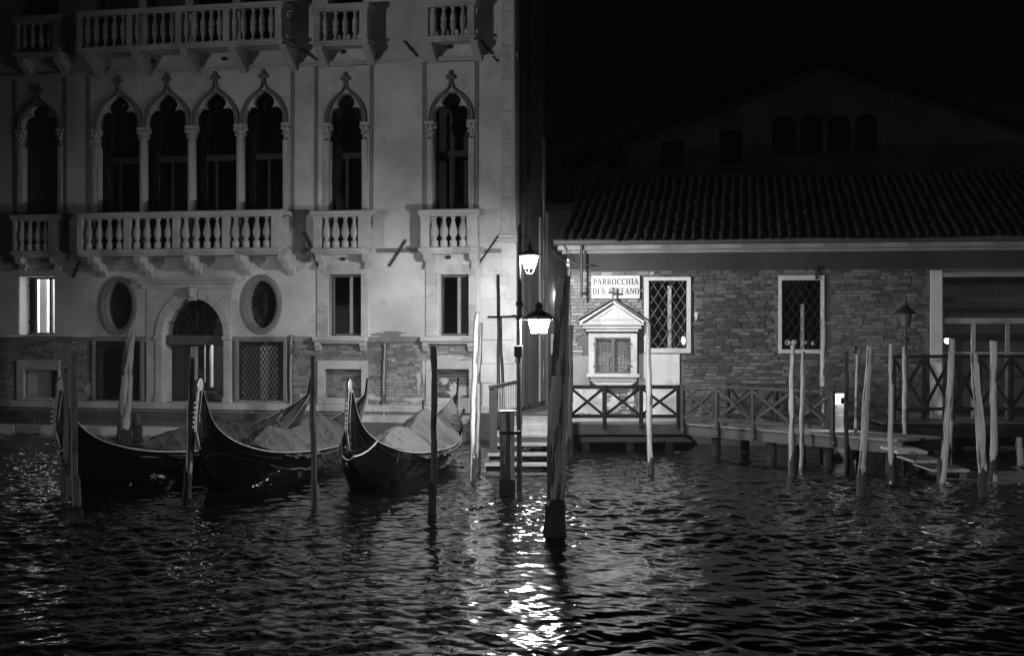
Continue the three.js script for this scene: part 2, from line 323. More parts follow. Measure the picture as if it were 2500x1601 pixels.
// bricks: running bond in a rectangle of a wall, leaving out some areas
const brickGeo = (() => { const R = rng(41); return Array.from({ length: 8 }, () => { const g = bx(-0.5, 0.5, -0.5, 0.5, -0.5, 0.5, 0); const p = g.attributes.position, key = {}; for (let i = 0; i < p.count; i++) { const k = [p.getX(i), p.getY(i), p.getZ(i)].join(); key[k] ??= [(R() - 0.5) * 0.05, (R() - 0.5) * 0.14, (R() - 0.5) * 0.25]; p.setXYZ(i, p.getX(i) + key[k][0], p.getY(i) + key[k][1], p.getZ(i) + key[k][2]); } g.computeVertexNormals(); return g; }); })();
function bricks(parent, rect, skip, face, mats, seed, rank, limit, course = 0.073, missing = 0.02) {
  const R = rng(seed), all = [];
  for (let v = rect.v0, row = 0; v + course * 0.6 < rect.v1; v += course, row++) {
    let u = rect.u0 - (row % 2 ? 0.13 : 0) - R() * 0.05;
    const sag = 0.006 * Math.sin(row * 1.7 + seed);
    while (u < rect.u1) {
      const L = (R() < 0.3 ? 0.12 : 0.24) + (R() - 0.5) * 0.05, a = Math.max(u, rect.u0), b = Math.min(u + L, rect.u1); u += L + 0.015;
      if (b - a < 0.04 || R() < missing) continue;
      const cu = (a + b) / 2, cv = v + course / 2 + sag * Math.sin(cu);
      if (skip.some((s) => b > s.u0 && a < s.u1 && cv + 0.02 > s.v0 && cv - 0.02 < s.v1)) continue;
      all.push({ cu, cv, L: b - a, h: course - 0.015, z: face + (R() - 0.5) * 0.024, m: clamp(Math.floor((R() * 0.9 - 0.45 + 0.5 + 1.9 * (px5(N2, Math.floor(cu * 55) + seed * 37 + 5000, Math.floor(cv * 130) + 5000) - 0.5)) * mats.length - 0.1), 0, mats.length - 1), g: Math.floor(R() * 8), r: rank ? rank(cu, cv) : 0 });
    }
  }
  all.sort((p, q) => q.r - p.r);
  const rest = mats.map(() => []);
  all.forEach((b, i) => {
    const mtx = new THREE.Matrix4().makeScale(b.L, b.h, 0.07).setPosition(b.cu, b.cv, b.z - 0.035);
    if (i < limit) { const m = part(parent, 'brick', brickGeo[b.g], mats[b.m]); m.position.set(b.cu, b.cv, b.z - 0.035); m.scale.set(b.L, b.h, 0.07); }
    else rest[b.m].push(brickGeo[b.g].clone().applyMatrix4(mtx));
  });
  rest.forEach((l, k) => { if (l.length) part(parent, 'brickwork', merge(l), mats[k], 'stuff'); });
}
function blob(cx, cy, rx, ry, seed, n = 26) {                    // ragged outline
  const R = rng(seed), ph = [R() * 6, R() * 6, R() * 6];
  const f = [R() * 6, R() * 6, R() * 6]; n = 56;
  return Array.from({ length: n }, (_, i) => { const t = i / n * 2 * PI, k = 1 + 0.1 * Math.sin(13 * t + f[0]) + 0.08 * Math.sin(19 * t + f[1]) + 0.16 * Math.sin(3 * t + ph[0]) + 0.13 * Math.sin(5 * t + ph[1]) + 0.1 * Math.sin(9 * t + ph[2]) + (R() - 0.5) * 0.12; return [cx + rx * k * Math.cos(t), cy + ry * k * Math.sin(t)]; });
}
{
  const frames = [PAL.r(775, 880, 897, 990), PAL.r(1040, 880, 1165, 990), PAL.r(40, 880, 145, 990), { u0: O.portal.u0 - 0.01, u1: O.portal.u1 + 0.01, v0: 0, v1: 9 }, { u0: O.gl.u0 - 0.1, u1: O.gl.u1 + 0.1, v0: 0, v1: O.gl.v1 + 0.1 }, { u0: O.gr.u0 - 0.1, u1: O.gr.u1 + 0.1, v0: 0, v1: O.gr.v1 + 0.1 }];
  const qu = PAL.f(1170, 900)[0];
  bricks(palace, { u0: WL, u1: qu, v0: PLINTH + 0.03, v1: BAND - 0.12 }, frames, -0.006, M.limedBricks, 3, (u) => u, 230);
  for (const [r, s] of [[O.pe, 6], [O.pf, 7]]) bricks(palace, r, [], -0.185, M.paleBricks, s, () => 1, 35);
  // stone band between brick and plaster
  const R = rng(15); let u = WL; while (u < qu - 0.3) { let n = Math.min(qu, u + 1.2 + R() * 0.8); if (n > O.portal.u0 && u < O.portal.u0) n = O.portal.u0; if (u >= O.portal.u0 - 0.01 && u < O.portal.u1) { u = O.portal.u1; continue; } part(palace, 'band_stone', bx(u, n - 0.005, BAND - 0.12, BAND - 0.006, -0.04, 0.02 + R() * 0.008, 0.008), u > -3.4 ? M.stoneDark : M.stoneDark); u = n; }
  // frames of the blind panels below the windows
  for (const [f, r] of [[frames[0], O.pe], [frames[1], O.pf], [frames[2], O.pl]]) {
    const y1 = f.v1, y0 = PLINTH + 0.035;
    part(palace, 'panel_frame', merge([bx(f.u0, r.u0, y0, y1, -0.2, 0.03, 0.006), bx(r.u1, f.u1, y0, y1, -0.2, 0.03, 0.006), bx(r.u0, r.u1, r.v1, y1, -0.2, 0.028, 0.006), bx(r.u0, r.u1, y0, r.v0, -0.2, 0.028, 0.006)]), M.stone);
  }
  // remains of plaster on the brick
  for (const [x, y, rx, ry, s] of [[1098, 874, 40, 6, 4], [935, 972, 45, 5, 6], [1010, 976, 30, 5, 7], [905, 969, 20, 6, 8], [1022, 930, 5, 24, 9], [745, 968, 12, 8, 12], [215, 950, 10, 16, 14], [1035, 905, 4, 28, 16], [960, 880, 5, 3, 19]]) {
    const [u, v] = PAL.f(x, y); part(palace, 'plaster_remnant', plate(blob(u, v, rx / 105, ry / 105, s), -0.01, 0.006 + (s % 5) * 0.0012), M.render);
  }
  for (const [x, y, rx, ry, s] of [[1120, 955, 26, 17, 31], [1085, 930, 9, 8, 34]]) { const [u, v] = PAL.f(x, y, -0.18); part(palace, 'plaster_remnant', plate(blob(u, v, rx / 105, ry / 105, s), -0.19, -0.168), M.render); }
  // where plaster has come away above the band
  { const [u, v] = PAL.f(950, 817); part(palace, 'plaster_scar', plate(blob(u, v, 0.36, 0.085, 61), 0.0, 0.0165), M.plasterDull); }
}
// window units
function casement(parent, r, depth, mullions, pane = M.glass) {  // frame, panes and bars in an opening
  const g = sub(parent, 'window'), t = 0.055;
  part(g, 'window_frame', merge([bx(r.u0, r.u0 + t, r.v0, r.v1, -depth - 0.05, -depth), bx(r.u1 - t, r.u1, r.v0, r.v1, -depth - 0.05, -depth), bx(r.u0 + t, r.u1 - t, r.v0, r.v0 + t, -depth - 0.05, -depth), bx(r.u0 + t, r.u1 - t, r.v1 - t, r.v1, -depth - 0.05, -depth)]), M.frameWood);
  for (const m of mullions) { const u = lerp(r.u0, r.u1, m); part(g, 'mullion', bx(u - 0.035, u + 0.035, r.v0 + t, r.v1 - t, -depth - 0.045, -depth + 0.012), M.paleWood); }
  const cuts = [r.u0 + t, ...mullions.map((m) => lerp(r.u0, r.u1, m)), r.u1 - t];
  for (let i = 0; i + 1 < cuts.length; i++) part(g, 'pane', bx(cuts[i] + (i ? 0.036 : 0.001), cuts[i + 1] - (i + 2 < cuts.length ? 0.036 : 0.001), r.v0 + t + 0.001, r.v1 - t - 0.001, -depth - 0.03, -depth - 0.026), pane);
  return g;
}
function surround(parent, r, outer, w = 0.05, m = M.stone) {      // stone frame round an opening
  const g = sub(parent, 'window_surround');
  part(g, 'jamb', bx(outer.u0, r.u0, r.v0, r.v1, -0.25, w, 0.008), m); part(g, 'jamb', bx(r.u1, outer.u1, r.v0, r.v1, -0.25, w, 0.008), m);
  part(g, 'lintel', bx(outer.u0, outer.u1, r.v1, outer.v1, -0.25, w + 0.002, 0.008), m);
  return g;
}
{
  for (const [r, o, s] of [[O.e0, PAL.r(775, 646, 900, 820), PAL.r(768, 822, 899, 838)], [O.f0, PAL.r(1040, 646, 1165, 820), PAL.r(1030, 822, 1162, 839)]]) {
    surround(palace, r, o);
    casement(palace, r, 0.16, [0.62]);
    const g = sub(palace, 'window_sill');
    part(g, 'sill', bx(s.u0, s.u1, s.v0 + 0.05, s.v1, -0.05, 0.20, 0.015), M.stone);
    part(g, 'sill_moulding', bx(s.u0 + 0.03, s.u1 - 0.03, s.v0, s.v0 + 0.05, -0.05, 0.14, 0.012), M.stone);
    for (const u of [s.u0 + 0.04, s.u1 - 0.17]) part(g, 'bracket', plate([[-0.03, 0], [0.15, 0], [0.15, -0.05], [0.11, -0.09], [0.07, -0.17], [-0.03, -0.2]], 0, 0.13).rotateY(-PI / 2).translate(u + 0.13, s.v0, 0), M.stone);
  }
  part(palace, 'bright_reveal', bx(O.f0.u0 + 0.003, O.f0.u0 + 0.03, O.f0.v0, O.f0.v1, -0.14, 0.04), M.white);  // white strip: the brightness of the left reveal is put into its colour
  // oval windows
  for (const [cx, cy, rx, ry] of oval) {
    const g = sub(palace, 'oval_window');
    part(g, 'outer_moulding', plate(ellipse(cx, cy, rx + 0.11, ry + 0.11), -0.1, 0.05, [ellipse(cx, cy, rx + 0.015, ry + 0.015).reverse()], 0.012), M.stoneDark);
    part(g, 'inner_moulding', plate(ellipse(cx, cy, rx + 0.02, ry + 0.02), -0.28, 0.02, [ellipse(cx, cy, rx - 0.04, ry - 0.04).reverse()], 0.01), M.stoneDark);
    part(g, 'pane', plate(ellipse(cx, cy, rx, ry), -0.262, -0.258), M.glass);
    const bars = []; for (let k = -6; k <= 6; k++) for (const s of [-1, 1]) { const c = k * 0.15, pts = []; for (let t = -1; t <= 1; t += 0.01) { const x = t * rx * 1.2, y = s * 1.5 * x + c; if ((x / rx) ** 2 + (y / ry) ** 2 < 0.93) pts.push(V3(cx + x, cy + y, -0.2 + s * 0.006)); } if (pts.length > 3) bars.push(rod(pts[0], pts[pts.length - 1], 0.009, 5)); }
    part(g, 'grille', merge(bars), M.iron, 'stuff');
  }
}
function lattice(r, z, step, slope, rad, m, parent, name = 'grille') {
  const bars = [], w = r.u1 - r.u0, h = r.v1 - r.v0;
  for (const s of [-1, 1]) for (let c = -w * slope - h; c < h + w * slope; c += step) {
    const pts = []; for (let t = 0; t <= 1.0001; t += 0.01) { const x = t * w, y = s * slope * x + c; if (y >= 0 && y <= h) pts.push(V3(r.u0 + x, r.v0 + y, z + s * rad)); }
    if (pts.length > 2) bars.push(rod(pts[0], pts[pts.length - 1], rad, 5));
  }
  return part(parent, name, merge(bars), m, 'stuff');
}
{ // ground-floor grilles
  for (const [r, lit] of [[O.gl, 0], [O.gr, 1]]) {
    const g = sub(palace, 'barred_window'), k = 0.09;
    part(g, 'stone_frame', merge([bx(r.u0 - k, r.u0, r.v0, r.v1 + k, -0.2, 0.04, 0.008), bx(r.u1, r.u1 + k, r.v0, r.v1 + k, -0.2, 0.04, 0.008), bx(r.u0, r.u1, r.v1, r.v1 + k, -0.2, 0.04, 0.008)]), M.stoneDark);
    lattice(r, 0.0, 0.155, 1.55, 0.011, M.iron, g);
    part(g, 'grille_edge', merge([rod(V3(r.u0 + 0.02, r.v0, 0), V3(r.u0 + 0.02, r.v1, 0), 0.014), rod(V3(r.u1 - 0.02, r.v0, 0), V3(r.u1 - 0.02, r.v1, 0), 0.014)]), M.iron);
    if (lit) part(g, 'pale_curtain_panel', bx(lerp(r.u0, r.u1, 0.38), r.u1 - 0.02, r.v0, r.v1 - 0.12, -0.3, -0.26), M.white);  // white panel stands for the dimly lit curtain inside
    else part(g, 'pane', bx(r.u0, r.u1, r.v0, r.v1, -0.3, -0.296), M.glass);
  }
  // lit window on the left, deep in the wall: white reveal, posts, a bright room behind
  const r = O.lit, p = (x) => PAL.f(x, 746, -0.5)[0];
  const g = sub(palace, 'lit_window'), eu = r.u1 + 0.25;
  part(g, 'reveal', bx(r.u0 - 0.12, r.u0 - 0.001, r.v0 - 0.1, r.v1 + 0.1, -0.56, -0.41), M.white); part(g, 'reveal_board', bx(r.u0 - 0.001, r.u0 + 0.012, r.v0, r.v1, -0.56, -0.01), M.white);
  part(g, 'head', bx(r.u0 - 0.1, eu, r.v1 - 0.05, r.v1 + 0.1, -0.56, -0.41), M.frameWood); part(g, 'bottom_rail', bx(r.u0 - 0.1, eu, r.v0 - 0.1, r.v0 + 0.05, -0.56, -0.41), M.frameWood);
  part(g, 'post', bx(r.u0 + 0.013, p(88), r.v0 + 0.051, r.v1 - 0.051, -0.55, -0.45), M.frameDark); part(g, 'post', bx(p(122), p(127), r.v0 + 0.051, r.v1 - 0.051, -0.55, -0.45), M.frameDark); part(g, 'post', bx(eu - 0.1, eu, r.v0 + 0.051, r.v1 - 0.051, -0.55, -0.45), M.frameDark);
  for (const y of [0.2, 0.84]) part(g, 'hinge', bx(r.u0 + 0.012, r.u0 + 0.03, lerp(r.v0, r.v1, y), lerp(r.v0, r.v1, y) + 0.05, -0.44, -0.39), M.iron);
  part(g, 'curtain', (() => { const n = 16, u0 = p(88), u1 = p(106), pos = []; for (let i = 0; i <= n; i++) { const u = lerp(u0, u1, i / n), z = -0.64 + 0.018 * Math.sin(i * 1.9); pos.push([u, z]); } const q = [...pos.map(([u, z]) => [u, z]), ...pos.reverse().map(([u, z]) => [u, z - 0.006])]; const e = new THREE.ExtrudeGeometry(shapeOf(q), { depth: r.v1 - r.v0 - 0.02, bevelEnabled: false }); e.rotateX(-PI / 2); e.scale(1, 1, -1); const pa = e.attributes.position; for (let i = 0; i < pa.count; i++) pa.setY(i, pa.getY(i) + r.v0 + 0.01); if (e.index) e.index.array.reverse(); e.computeVertexNormals(); return uvm(e); })(), new THREE.MeshPhysicalMaterial({ color: grey(0.75), roughness: 0.95, transmission: 0.35, thickness: 0, side: THREE.DoubleSide }));
  const R0 = { u0: r.u0 - 0.9, u1: r.u1 + 0.7, v0: r.v0 - 0.35, v1: r.v1 + 0.35 }, D = -2.6;
  part(g, 'room_wall', merge([bx(R0.u0, R0.u1, R0.v0, R0.v1, D - 0.05, D), bx(R0.u0 - 0.05, R0.u0, R0.v0, R0.v1, D, -0.561), bx(R0.u1, R0.u1 + 0.05, R0.v0, R0.v1, D, -0.561), bx(R0.u0, R0.u1, R0.v1, R0.v1 + 0.05, D, -0.561), bx(R0.u0, R0.u1, R0.v0 - 0.05, R0.v0, D, -0.561)]), M.white);
}
// the room's ceiling lamp
function globe(name, label, pos, r, cd, mtl = M.lampSmall) {
  const g = thing(name, label, 'lamp', null, pos);
  part(g, 'lamp_globe', strip(new THREE.SphereGeometry(r, 20, 14)), mtl);
  part(g, 'fitting', lathe([[0.001, r + 0.05], [r * 0.7, r + 0.05], [r * 0.7, r + 0.005], [0.001, r + 0.005]], 12), M.iron);
  const l = new THREE.PointLight(0xffffff, cd); l.name = 'bulb'; l.castShadow = true; l.shadow.radius = r * 50 * 0.7; g.add(l); return g;
}
{
  const r = O.lit; globe('ceiling_lamp', 'globe lamp lighting the room behind the bright window on the far left', PAL.world((r.u0 + r.u1) / 2 + 0.15, r.v1 + 0.13, -2.15), 0.11, LAMP.room, mat(0.8, 0.5, { emissive: grey(1), emissiveIntensity: 60 }));
}
{ // portal
  const p = O.portal, g = sub(palace, 'water_portal');
  const a = PAL.r(398, 729, 546, 979), sp = PAL.f(470, 820)[1], cu = (a.u0 + a.u1) / 2, hw = (a.u1 - a.u0) / 2, rise = a.v1 - sp;
  const arch = (k, n = 24) => Array.from({ length: n + 1 }, (_, i) => { const t = PI * i / n; return [cu + (hw + k) * Math.cos(t), sp + (rise + k) * Math.sin(t)]; });
  const bot = PLINTH + 0.03;
  part(g, 'portal_wall', plate([[p.u0, bot], [a.u0, bot], [a.u0, sp], ...arch(0).reverse().slice(1, -1), [a.u1, sp], [a.u1, bot], [p.u1, bot], [p.u1, p.v1], [p.u0, p.v1]], -0.45, 0.03), M.stone);
  // voussoirs
  for (let i = 0; i < 11; i++) { if (i === 5) continue; const t0 = PI * i / 11 + 0.006, t1 = PI * (i + 1) / 11 - 0.006, q = []; for (let j = 0; j <= 4; j++) { const t = lerp(t0, t1, j / 4); q.push([cu + (hw + 0.005) * Math.cos(t), sp + (rise + 0.005) * Math.sin(t)]); } for (let j = 4; j >= 0; j--) { const t = lerp(t0, t1, j / 4); q.push([cu + (hw + 0.19) * Math.cos(t), sp + (rise + 0.19) * Math.sin(t)]); } part(g, 'voussoir', plate(q, 0.0, 0.062, [], 0.006), M.stone); }
  for (const s of [-1, 1]) {
    const u = cu + s * (hw + 0.095); part(g, 'pilaster', bx(u - 0.09, u + 0.09, bot, sp - 0.09, 0, 0.06, 0.01), M.stone); part(g, 'impost', bx(u - 0.12, u + 0.12, sp - 0.09, sp - 0.003, 0, 0.10, 0.018), M.stone); part(g, 'pilaster_foot', bx(u - 0.12, u + 0.12, bot - 0.002, bot + 0.12, 0.0, 0.085, 0.015), M.stone);
  }
  // keystone with a carved head
  part(g, 'keystone', plate([[cu - 0.09, sp + rise - 0.05], [cu + 0.09, sp + rise - 0.05], [cu + 0.125, p.v1 - 0.01], [cu - 0.125, p.v1 - 0.01]], 0, 0.12, [], 0.015), M.stone);
  part(g, 'carved_head', (() => { const e = new THREE.SphereGeometry(1, 20, 16), q = e.attributes.position; for (let i = 0; i < q.count; i++) { const x = q.getX(i), y = q.getY(i), z = q.getZ(i); let k = 1; if (z > 0.3) { k += 0.22 * Math.exp(-((x / 0.14) ** 2 + ((y + 0.05) / 0.25) ** 2)); k -= 0.16 * Math.exp(-(((Math.abs(x) - 0.33) / 0.16) ** 2 + ((y - 0.2) / 0.12) ** 2)); k += 0.08 * Math.exp(-((x / 0.3) ** 2 + ((y + 0.5) / 0.1) ** 2)); } if (y > 0.45) k += 0.15; q.setXYZ(i, x * 0.085 * k, y * 0.13 * k, z * 0.09 * k); } e.computeVertexNormals(); e.translate(cu, sp + rise + 0.14, 0.14); return strip(e); })(), M.stone);
  const c = PAL.r(333, 678, 587, 699);
  part(g, 'cornice', merge([bx(c.u0, c.u1, c.v1 - 0.07, c.v1, -0.05, 0.24, 0.015), bx(c.u0 + 0.06, c.u1 - 0.06, c.v0 + 0.06, c.v1 - 0.07, -0.05, 0.17, 0.02), bx(c.u0 + 0.14, c.u1 - 0.14, c.v0 - 0.06, c.v0 + 0.06, -0.05, 0.09, 0.02)]), M.stone);
  part(g, 'transom', bx(a.u0, a.u1, PAL.f(470, 842)[1], sp + 0.015, -0.26, -0.12, 0.01), M.frameWood);
  part(g, 'fanlight_pane', plate(arch(-0.03).map(([x, y]) => [x - cu, y - sp]), -0.002, 0.002).rotateX(-0.06).translate(cu, sp, -0.22), M.glass);
  const bars = []; for (let i = 1; i < 8; i++) { const t = PI * i / 8; bars.push(rod(V3(cu + 0.1 * Math.cos(t), sp + 0.03 + 0.1 * Math.sin(t), -0.18), V3(cu + (hw - 0.01) * Math.cos(t), sp + (rise - 0.01) * Math.sin(t), -0.18), 0.012, 5)); }
  for (const k of [0.35, 0.68]) bars.push(tube(Array.from({ length: 13 }, (_, i) => V3(cu + hw * k * Math.cos(PI * i / 12), sp + 0.03 + rise * k * Math.sin(PI * i / 12), -0.18)), 0.011, 30, 5));
  part(g, 'fanlight_grille', merge(bars), M.iron);
  // hall behind: a partition with two gaps, light in the room beyond
  const F = (x, y) => PAL.f(x, y, -1.4), v0 = F(500, 945)[1], v1 = F(500, 842)[1], s1 = [F(497, 880)[0], F(501.5, 880)[0]], s2 = [F(511, 880)[0], F(520, 880)[0]];
  const L = a.u0 - 0.8, Rr = a.u1 + 0.8;
  part(g, 'hall_partition', merge([bx(L, s1[0], bot, sp + 1.1, -1.5, -1.4), bx(s1[1], s2[0], bot, sp + 1.1, -1.5, -1.4), bx(s2[1], Rr, bot, sp + 1.1, -1.5, -1.4), bx(s1[0], s1[1], v1, sp + 1.1, -1.5, -1.4), bx(s2[0], s2[1], v1, sp + 1.1, -1.5, -1.4), bx(s1[0], s1[1], bot, v0 + 0.12, -1.5, -1.4), bx(s2[0], s2[1], bot, v0, -1.5, -1.4)]), M.inside);
  part(g, 'hall_wall', merge([bx(L - 0.1, L, bot, sp + 1.1, -3.1, -0.46), bx(Rr, Rr + 0.1, bot, sp + 1.1, -3.1, -0.46), bx(L, Rr, sp + 1.1, sp + 1.2, -3.1, -0.46), bx(L, Rr, bot - 0.1, bot, -3.1, -0.46)]), M.inside);
  part(g, 'back_room_wall', merge([bx(L, Rr, bot, sp + 1.1, -3.05, -3.0)]), M.white);
  part(g, 'bench', bx(F(515, 955)[0], F(542, 955)[0], F(515, 958)[1], F(515, 953)[1], -1.3, -1.0), M.paleWood);
  globe('hall_lamp', 'small lamp in the back room glimpsed through the palace doorway', PAL.world(cu + 0.1, sp + 0.75, -2.2), 0.07, LAMP.hall);
}
// pointed trefoil lights
function trefoil(l) {                                            // outline of a light's head, left to right, from the spring line
  const cu = (l.u0 + l.u1) / 2, a = (l.u1 - l.u0) / 2, H = l.apex - l.spring;
  const half = [[1, 0], [1, 0.13], [0.99, 0.24], [0.95, 0.34], [0.87, 0.43], [0.76, 0.49], [0.62, 0.52], [0.50, 0.505], [0.41, 0.49], [0.47, 0.53], [0.53, 0.6], [0.54, 0.67], [0.51, 0.74], [0.45, 0.80], [0.36, 0.86], [0.23, 0.92], [0.11, 0.965], [0, 1]];
  const R = half.map(([x, y]) => [cu + x * a, l.spring + y * H]), Lf = half.slice(0, -1).map(([x, y]) => [cu - x * a, l.spring + y * H]);
  return [...Lf, ...R.reverse()];
}
function ogee(l, k) {                                            // outer line of the arch, left to right
  const cu = (l.u0 + l.u1) / 2, a = (l.u1 - l.u0) / 2, H = l.apex - l.spring;
  const half = [[1, 0], [1, 0.14], [0.985, 0.27], [0.94, 0.40], [0.86, 0.53], [0.74, 0.66], [0.58, 0.78], [0.40, 0.88], [0.24, 0.96], [0.12, 1.05], [0.06, 1.15], [0.04, 1.26]];
  const P = half.map(([x, y], i) => [x * (a + k * (1 - 0.55 * i / 11)), l.spring + y * H + k * 0.5 * Math.min(1, i / 6)]);
  return [...P.map(([x, y]) => [cu - x, y]), ...P.slice().reverse().map(([x, y]) => [cu + x, y])];
}
const capitalGeo = (() => {
  const list = [lathe([[0.0, 0], [0.105, 0], [0.115, 0.03], [0.095, 0.05], [0.10, 0.1], [0.13, 0.22], [0.15, 0.3], [0.0, 0.3]], 16), bx(-0.15, 0.15, 0.3, 0.37, -0.15, 0.15, 0.012)];
  for (let k = 0; k < 8; k++) for (const [y, r, s] of [[0.13, 0.125, 0.035], [0.25, 0.155, 0.042]]) { const t = (k + (y > 0.2 ? 0.5 : 0)) * PI / 4, e = new THREE.IcosahedronGeometry(s, 1); e.scale(1, 1.25, 1); e.translate(r * Math.cos(t), y, r * Math.sin(t)); list.push(uvm(e)); }
  return merge(list);
})();
const shaftGeo = lathe([[0.0, 0], [0.15, 0], [0.15, 0.06], [0.12, 0.08], [0.135, 0.12], [0.108, 0.16], [0.105, 0.6], [0.098, 1]], 18);   // scaled to height
function gothic(key) {
  const L = lights[key], h = hole1[key], g = sub(palace, key === 'arcade' ? 'arcade_window' : 'pointed_window');
  const bottom = L.length > 1 ? Math.min(...L.map((l) => l.spring)) : L[0].spring; L.forEach((l) => { l.spring = bottom; });
  const pts = [[h.u0, bottom]]; L.forEach((l) => pts.push(...trefoil(l))); pts.push([h.u1, bottom], [h.u1, h.v1], [h.u0, h.v1]);
  part(g, 'tracery', plate(pts, -0.16, 0.004), M.plaster);
  for (const l of L) {
    const outer = ogee(l, 0.115), inner = ogee(l, 0.012);
    const band = [...outer, ...inner.slice().reverse()];
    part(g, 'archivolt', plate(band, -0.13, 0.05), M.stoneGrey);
    part(g, 'arch_moulding', tube(ogee(l, 0.085).map(([x, y]) => V3(x, y, 0.055)), 0.024, 70, 6), M.stoneDark);
    part(g, 'arch_moulding', tube(ogee(l, 0.02).filter(([, y]) => y < l.apex - 0.02).map(([x, y]) => V3(x, y, 0.05)), 0.018, 70, 6), M.stoneDark);
    const cu = (l.u0 + l.u1) / 2, ft = l.spring + (l.apex - l.spring) * 1.27, fin = [];
    for (const [dx, dy, s] of [[0, 0.0, 0.045], [-0.065, 0.07, 0.055], [0.065, 0.07, 0.055], [0, 0.1, 0.07], [0, 0.185, 0.045], [0, 0.06, 0.05]]) { const e = new THREE.IcosahedronGeometry(s, 1); e.scale(1, 1, 0.6); e.translate(cu + dx, ft + 0.06 + dy, 0.06); fin.push(uvm(e)); }
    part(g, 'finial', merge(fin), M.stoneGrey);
  }
  // jambs, columns, capitals
  const capH = 0.40, cols = [];
  for (let i = 0; i + 1 < L.length; i++) cols.push((L[i].u1 + L[i + 1].u0) / 2);
  for (const u of cols) {
    const c = part(g, 'capital', capitalGeo, M.stone); c.position.set(u, bottom - capH + 0.03, -0.06); c.scale.set(0.95, 1, 0.8);
    const s = part(g, 'column', shaftGeo, M.stone); s.position.set(u, floor1, -0.06); s.scale.set(1, bottom - capH + 0.03 - floor1, 1);
  }
  for (const [u, s] of [[h.u0, 1], [h.u1, -1]]) {
    part(g, 'jamb', bx(Math.min(u, u + s * 0.1), Math.max(u, u + s * 0.1), floor1, bottom - capH, -0.3, 0.05, 0.012), M.stone);
    part(g, 'jamb_shaft', rod(V3(u + s * 0.1, floor1, 0.0), V3(u + s * 0.1, bottom - capH, 0.0), 0.045, 10), M.stone);
    const c = part(g, 'capital', capitalGeo, M.stone); c.position.set(u + s * 0.05, bottom - capH + 0.03, -0.06); c.scale.set(0.82, 1, 0.8);
  }
  // casements set well back
  L.forEach((l, i) => {
    const a = l.u0 - 0.02, b = l.u1 + 0.02, tr = lerp(floor1, bottom, 0.72);
    if (key === 'a') { part(g, 'shutter', bx(a, b, floor1, l.apex + 0.05, -0.34, -0.3), M.fascia); return; }
    part(g, 'casement', merge([bx(a, a + 0.06, floor1, bottom + 0.3, -0.40, -0.34), bx(b - 0.06, b, floor1, bottom + 0.3, -0.40, -0.34), bx(a + 0.06, b - 0.06, tr, tr + 0.14, -0.40, -0.345), bx(lerp(a, b, 0.36 + 0.1 * (i % 2)), lerp(a, b, 0.36 + 0.1 * (i % 2)) + 0.07, floor1, tr, -0.40, -0.342)]), M.frameDark);
    part(g, 'pane', bx(a + 0.062, b - 0.062, floor1, l.apex, -0.378, -0.374), M.glass);
  });
  // toothed border round the window field
  const f = { a: [38, 160], arcade: [216, 714], e: [772, 907], f: [1036, 1164] }[key], ty = { a: 184, arcade: 172, e: 164, f: 154 }[key];
  const r = PAL.r(f[0], ty, f[1], 512), teeth = [];
  for (let y = floor1 + 0.5; y < r.v1; y += 0.075) for (const u of [r.u0, r.u1]) teeth.push(bx(u - 0.018, u + 0.018, y, y + 0.045, 0.0, 0.04));
  for (const u of [r.u0, r.u1]) teeth.push(bx(u - 0.042, u - 0.02, floor1 + 0.4, r.v1 + 0.02, 0.0, 0.034), bx(u + 0.02, u + 0.042, floor1 + 0.4, r.v1 + 0.02, 0.0, 0.034));
  teeth.push(bx(r.u0 - 0.04, r.u1 + 0.04, r.v1 + 0.021, r.v1 + 0.05, 0.0, 0.035));
  part(g, 'toothed_border', merge(teeth), M.stoneDark, 'stuff');
}
for (const k of ['a', 'arcade', 'e', 'f']) gothic(k);
// second-floor windows behind the upper balconies
for (const k in hole2) {
  const h = hole2[k], n = k === 'arcade' ? 4 : 1, g = sub(palace, 'upper_window');
  for (let i = 0; i < n; i++) {
    const a = lerp(h.u0, h.u1, i / n) + (i ? 0.1 : 0), b = lerp(h.u0, h.u1, (i + 1) / n) - (i + 1 < n ? 0.1 : 0);
    if (k === 'a' || (k === 'arcade' && i < 2)) part(g, 'shutter', bx(a, b, h.v0, h.v1, -0.3, -0.26), M.fascia);
    else part(g, 'pane', bx(a, b, h.v0, h.v1, -0.378, -0.374), M.glass);
    if (i) part(g, 'pier', bx(a - 0.2, a, h.v0, h.v1, -0.3, 0.0), M.stone);
  }
}
// string courses
{
  const R = rng(19), y2 = PAL.f(900, 146)[1]; let u = WL;
  while (u < 0.05) { const n = Math.min(0.08, u + 1.5 + R() * 0.8); part(palace, 'string_course', merge([bx(u, n - 0.004, y2 - 0.045, y2 - 0.008, -0.02, 0.085, 0.008), bx(u, n - 0.004, y2 - 0.105, y2 - 0.046, -0.02, 0.055, 0.012)]), M.stone); u = n; }
  const c1 = PAL.r(735, 607, 1040, 618); part(palace, 'string_course', bx(c1.u0, c1.u1, c1.v0, c1.v1, -0.01, 0.05, 0.01), M.stoneDark);
  const c2 = PAL.r(1160, 607, 1225, 618); part(palace, 'string_course', bx(c2.u0, c2.u1, c2.v0, c2.v1, -0.01, 0.05, 0.01), M.stoneDark);
}
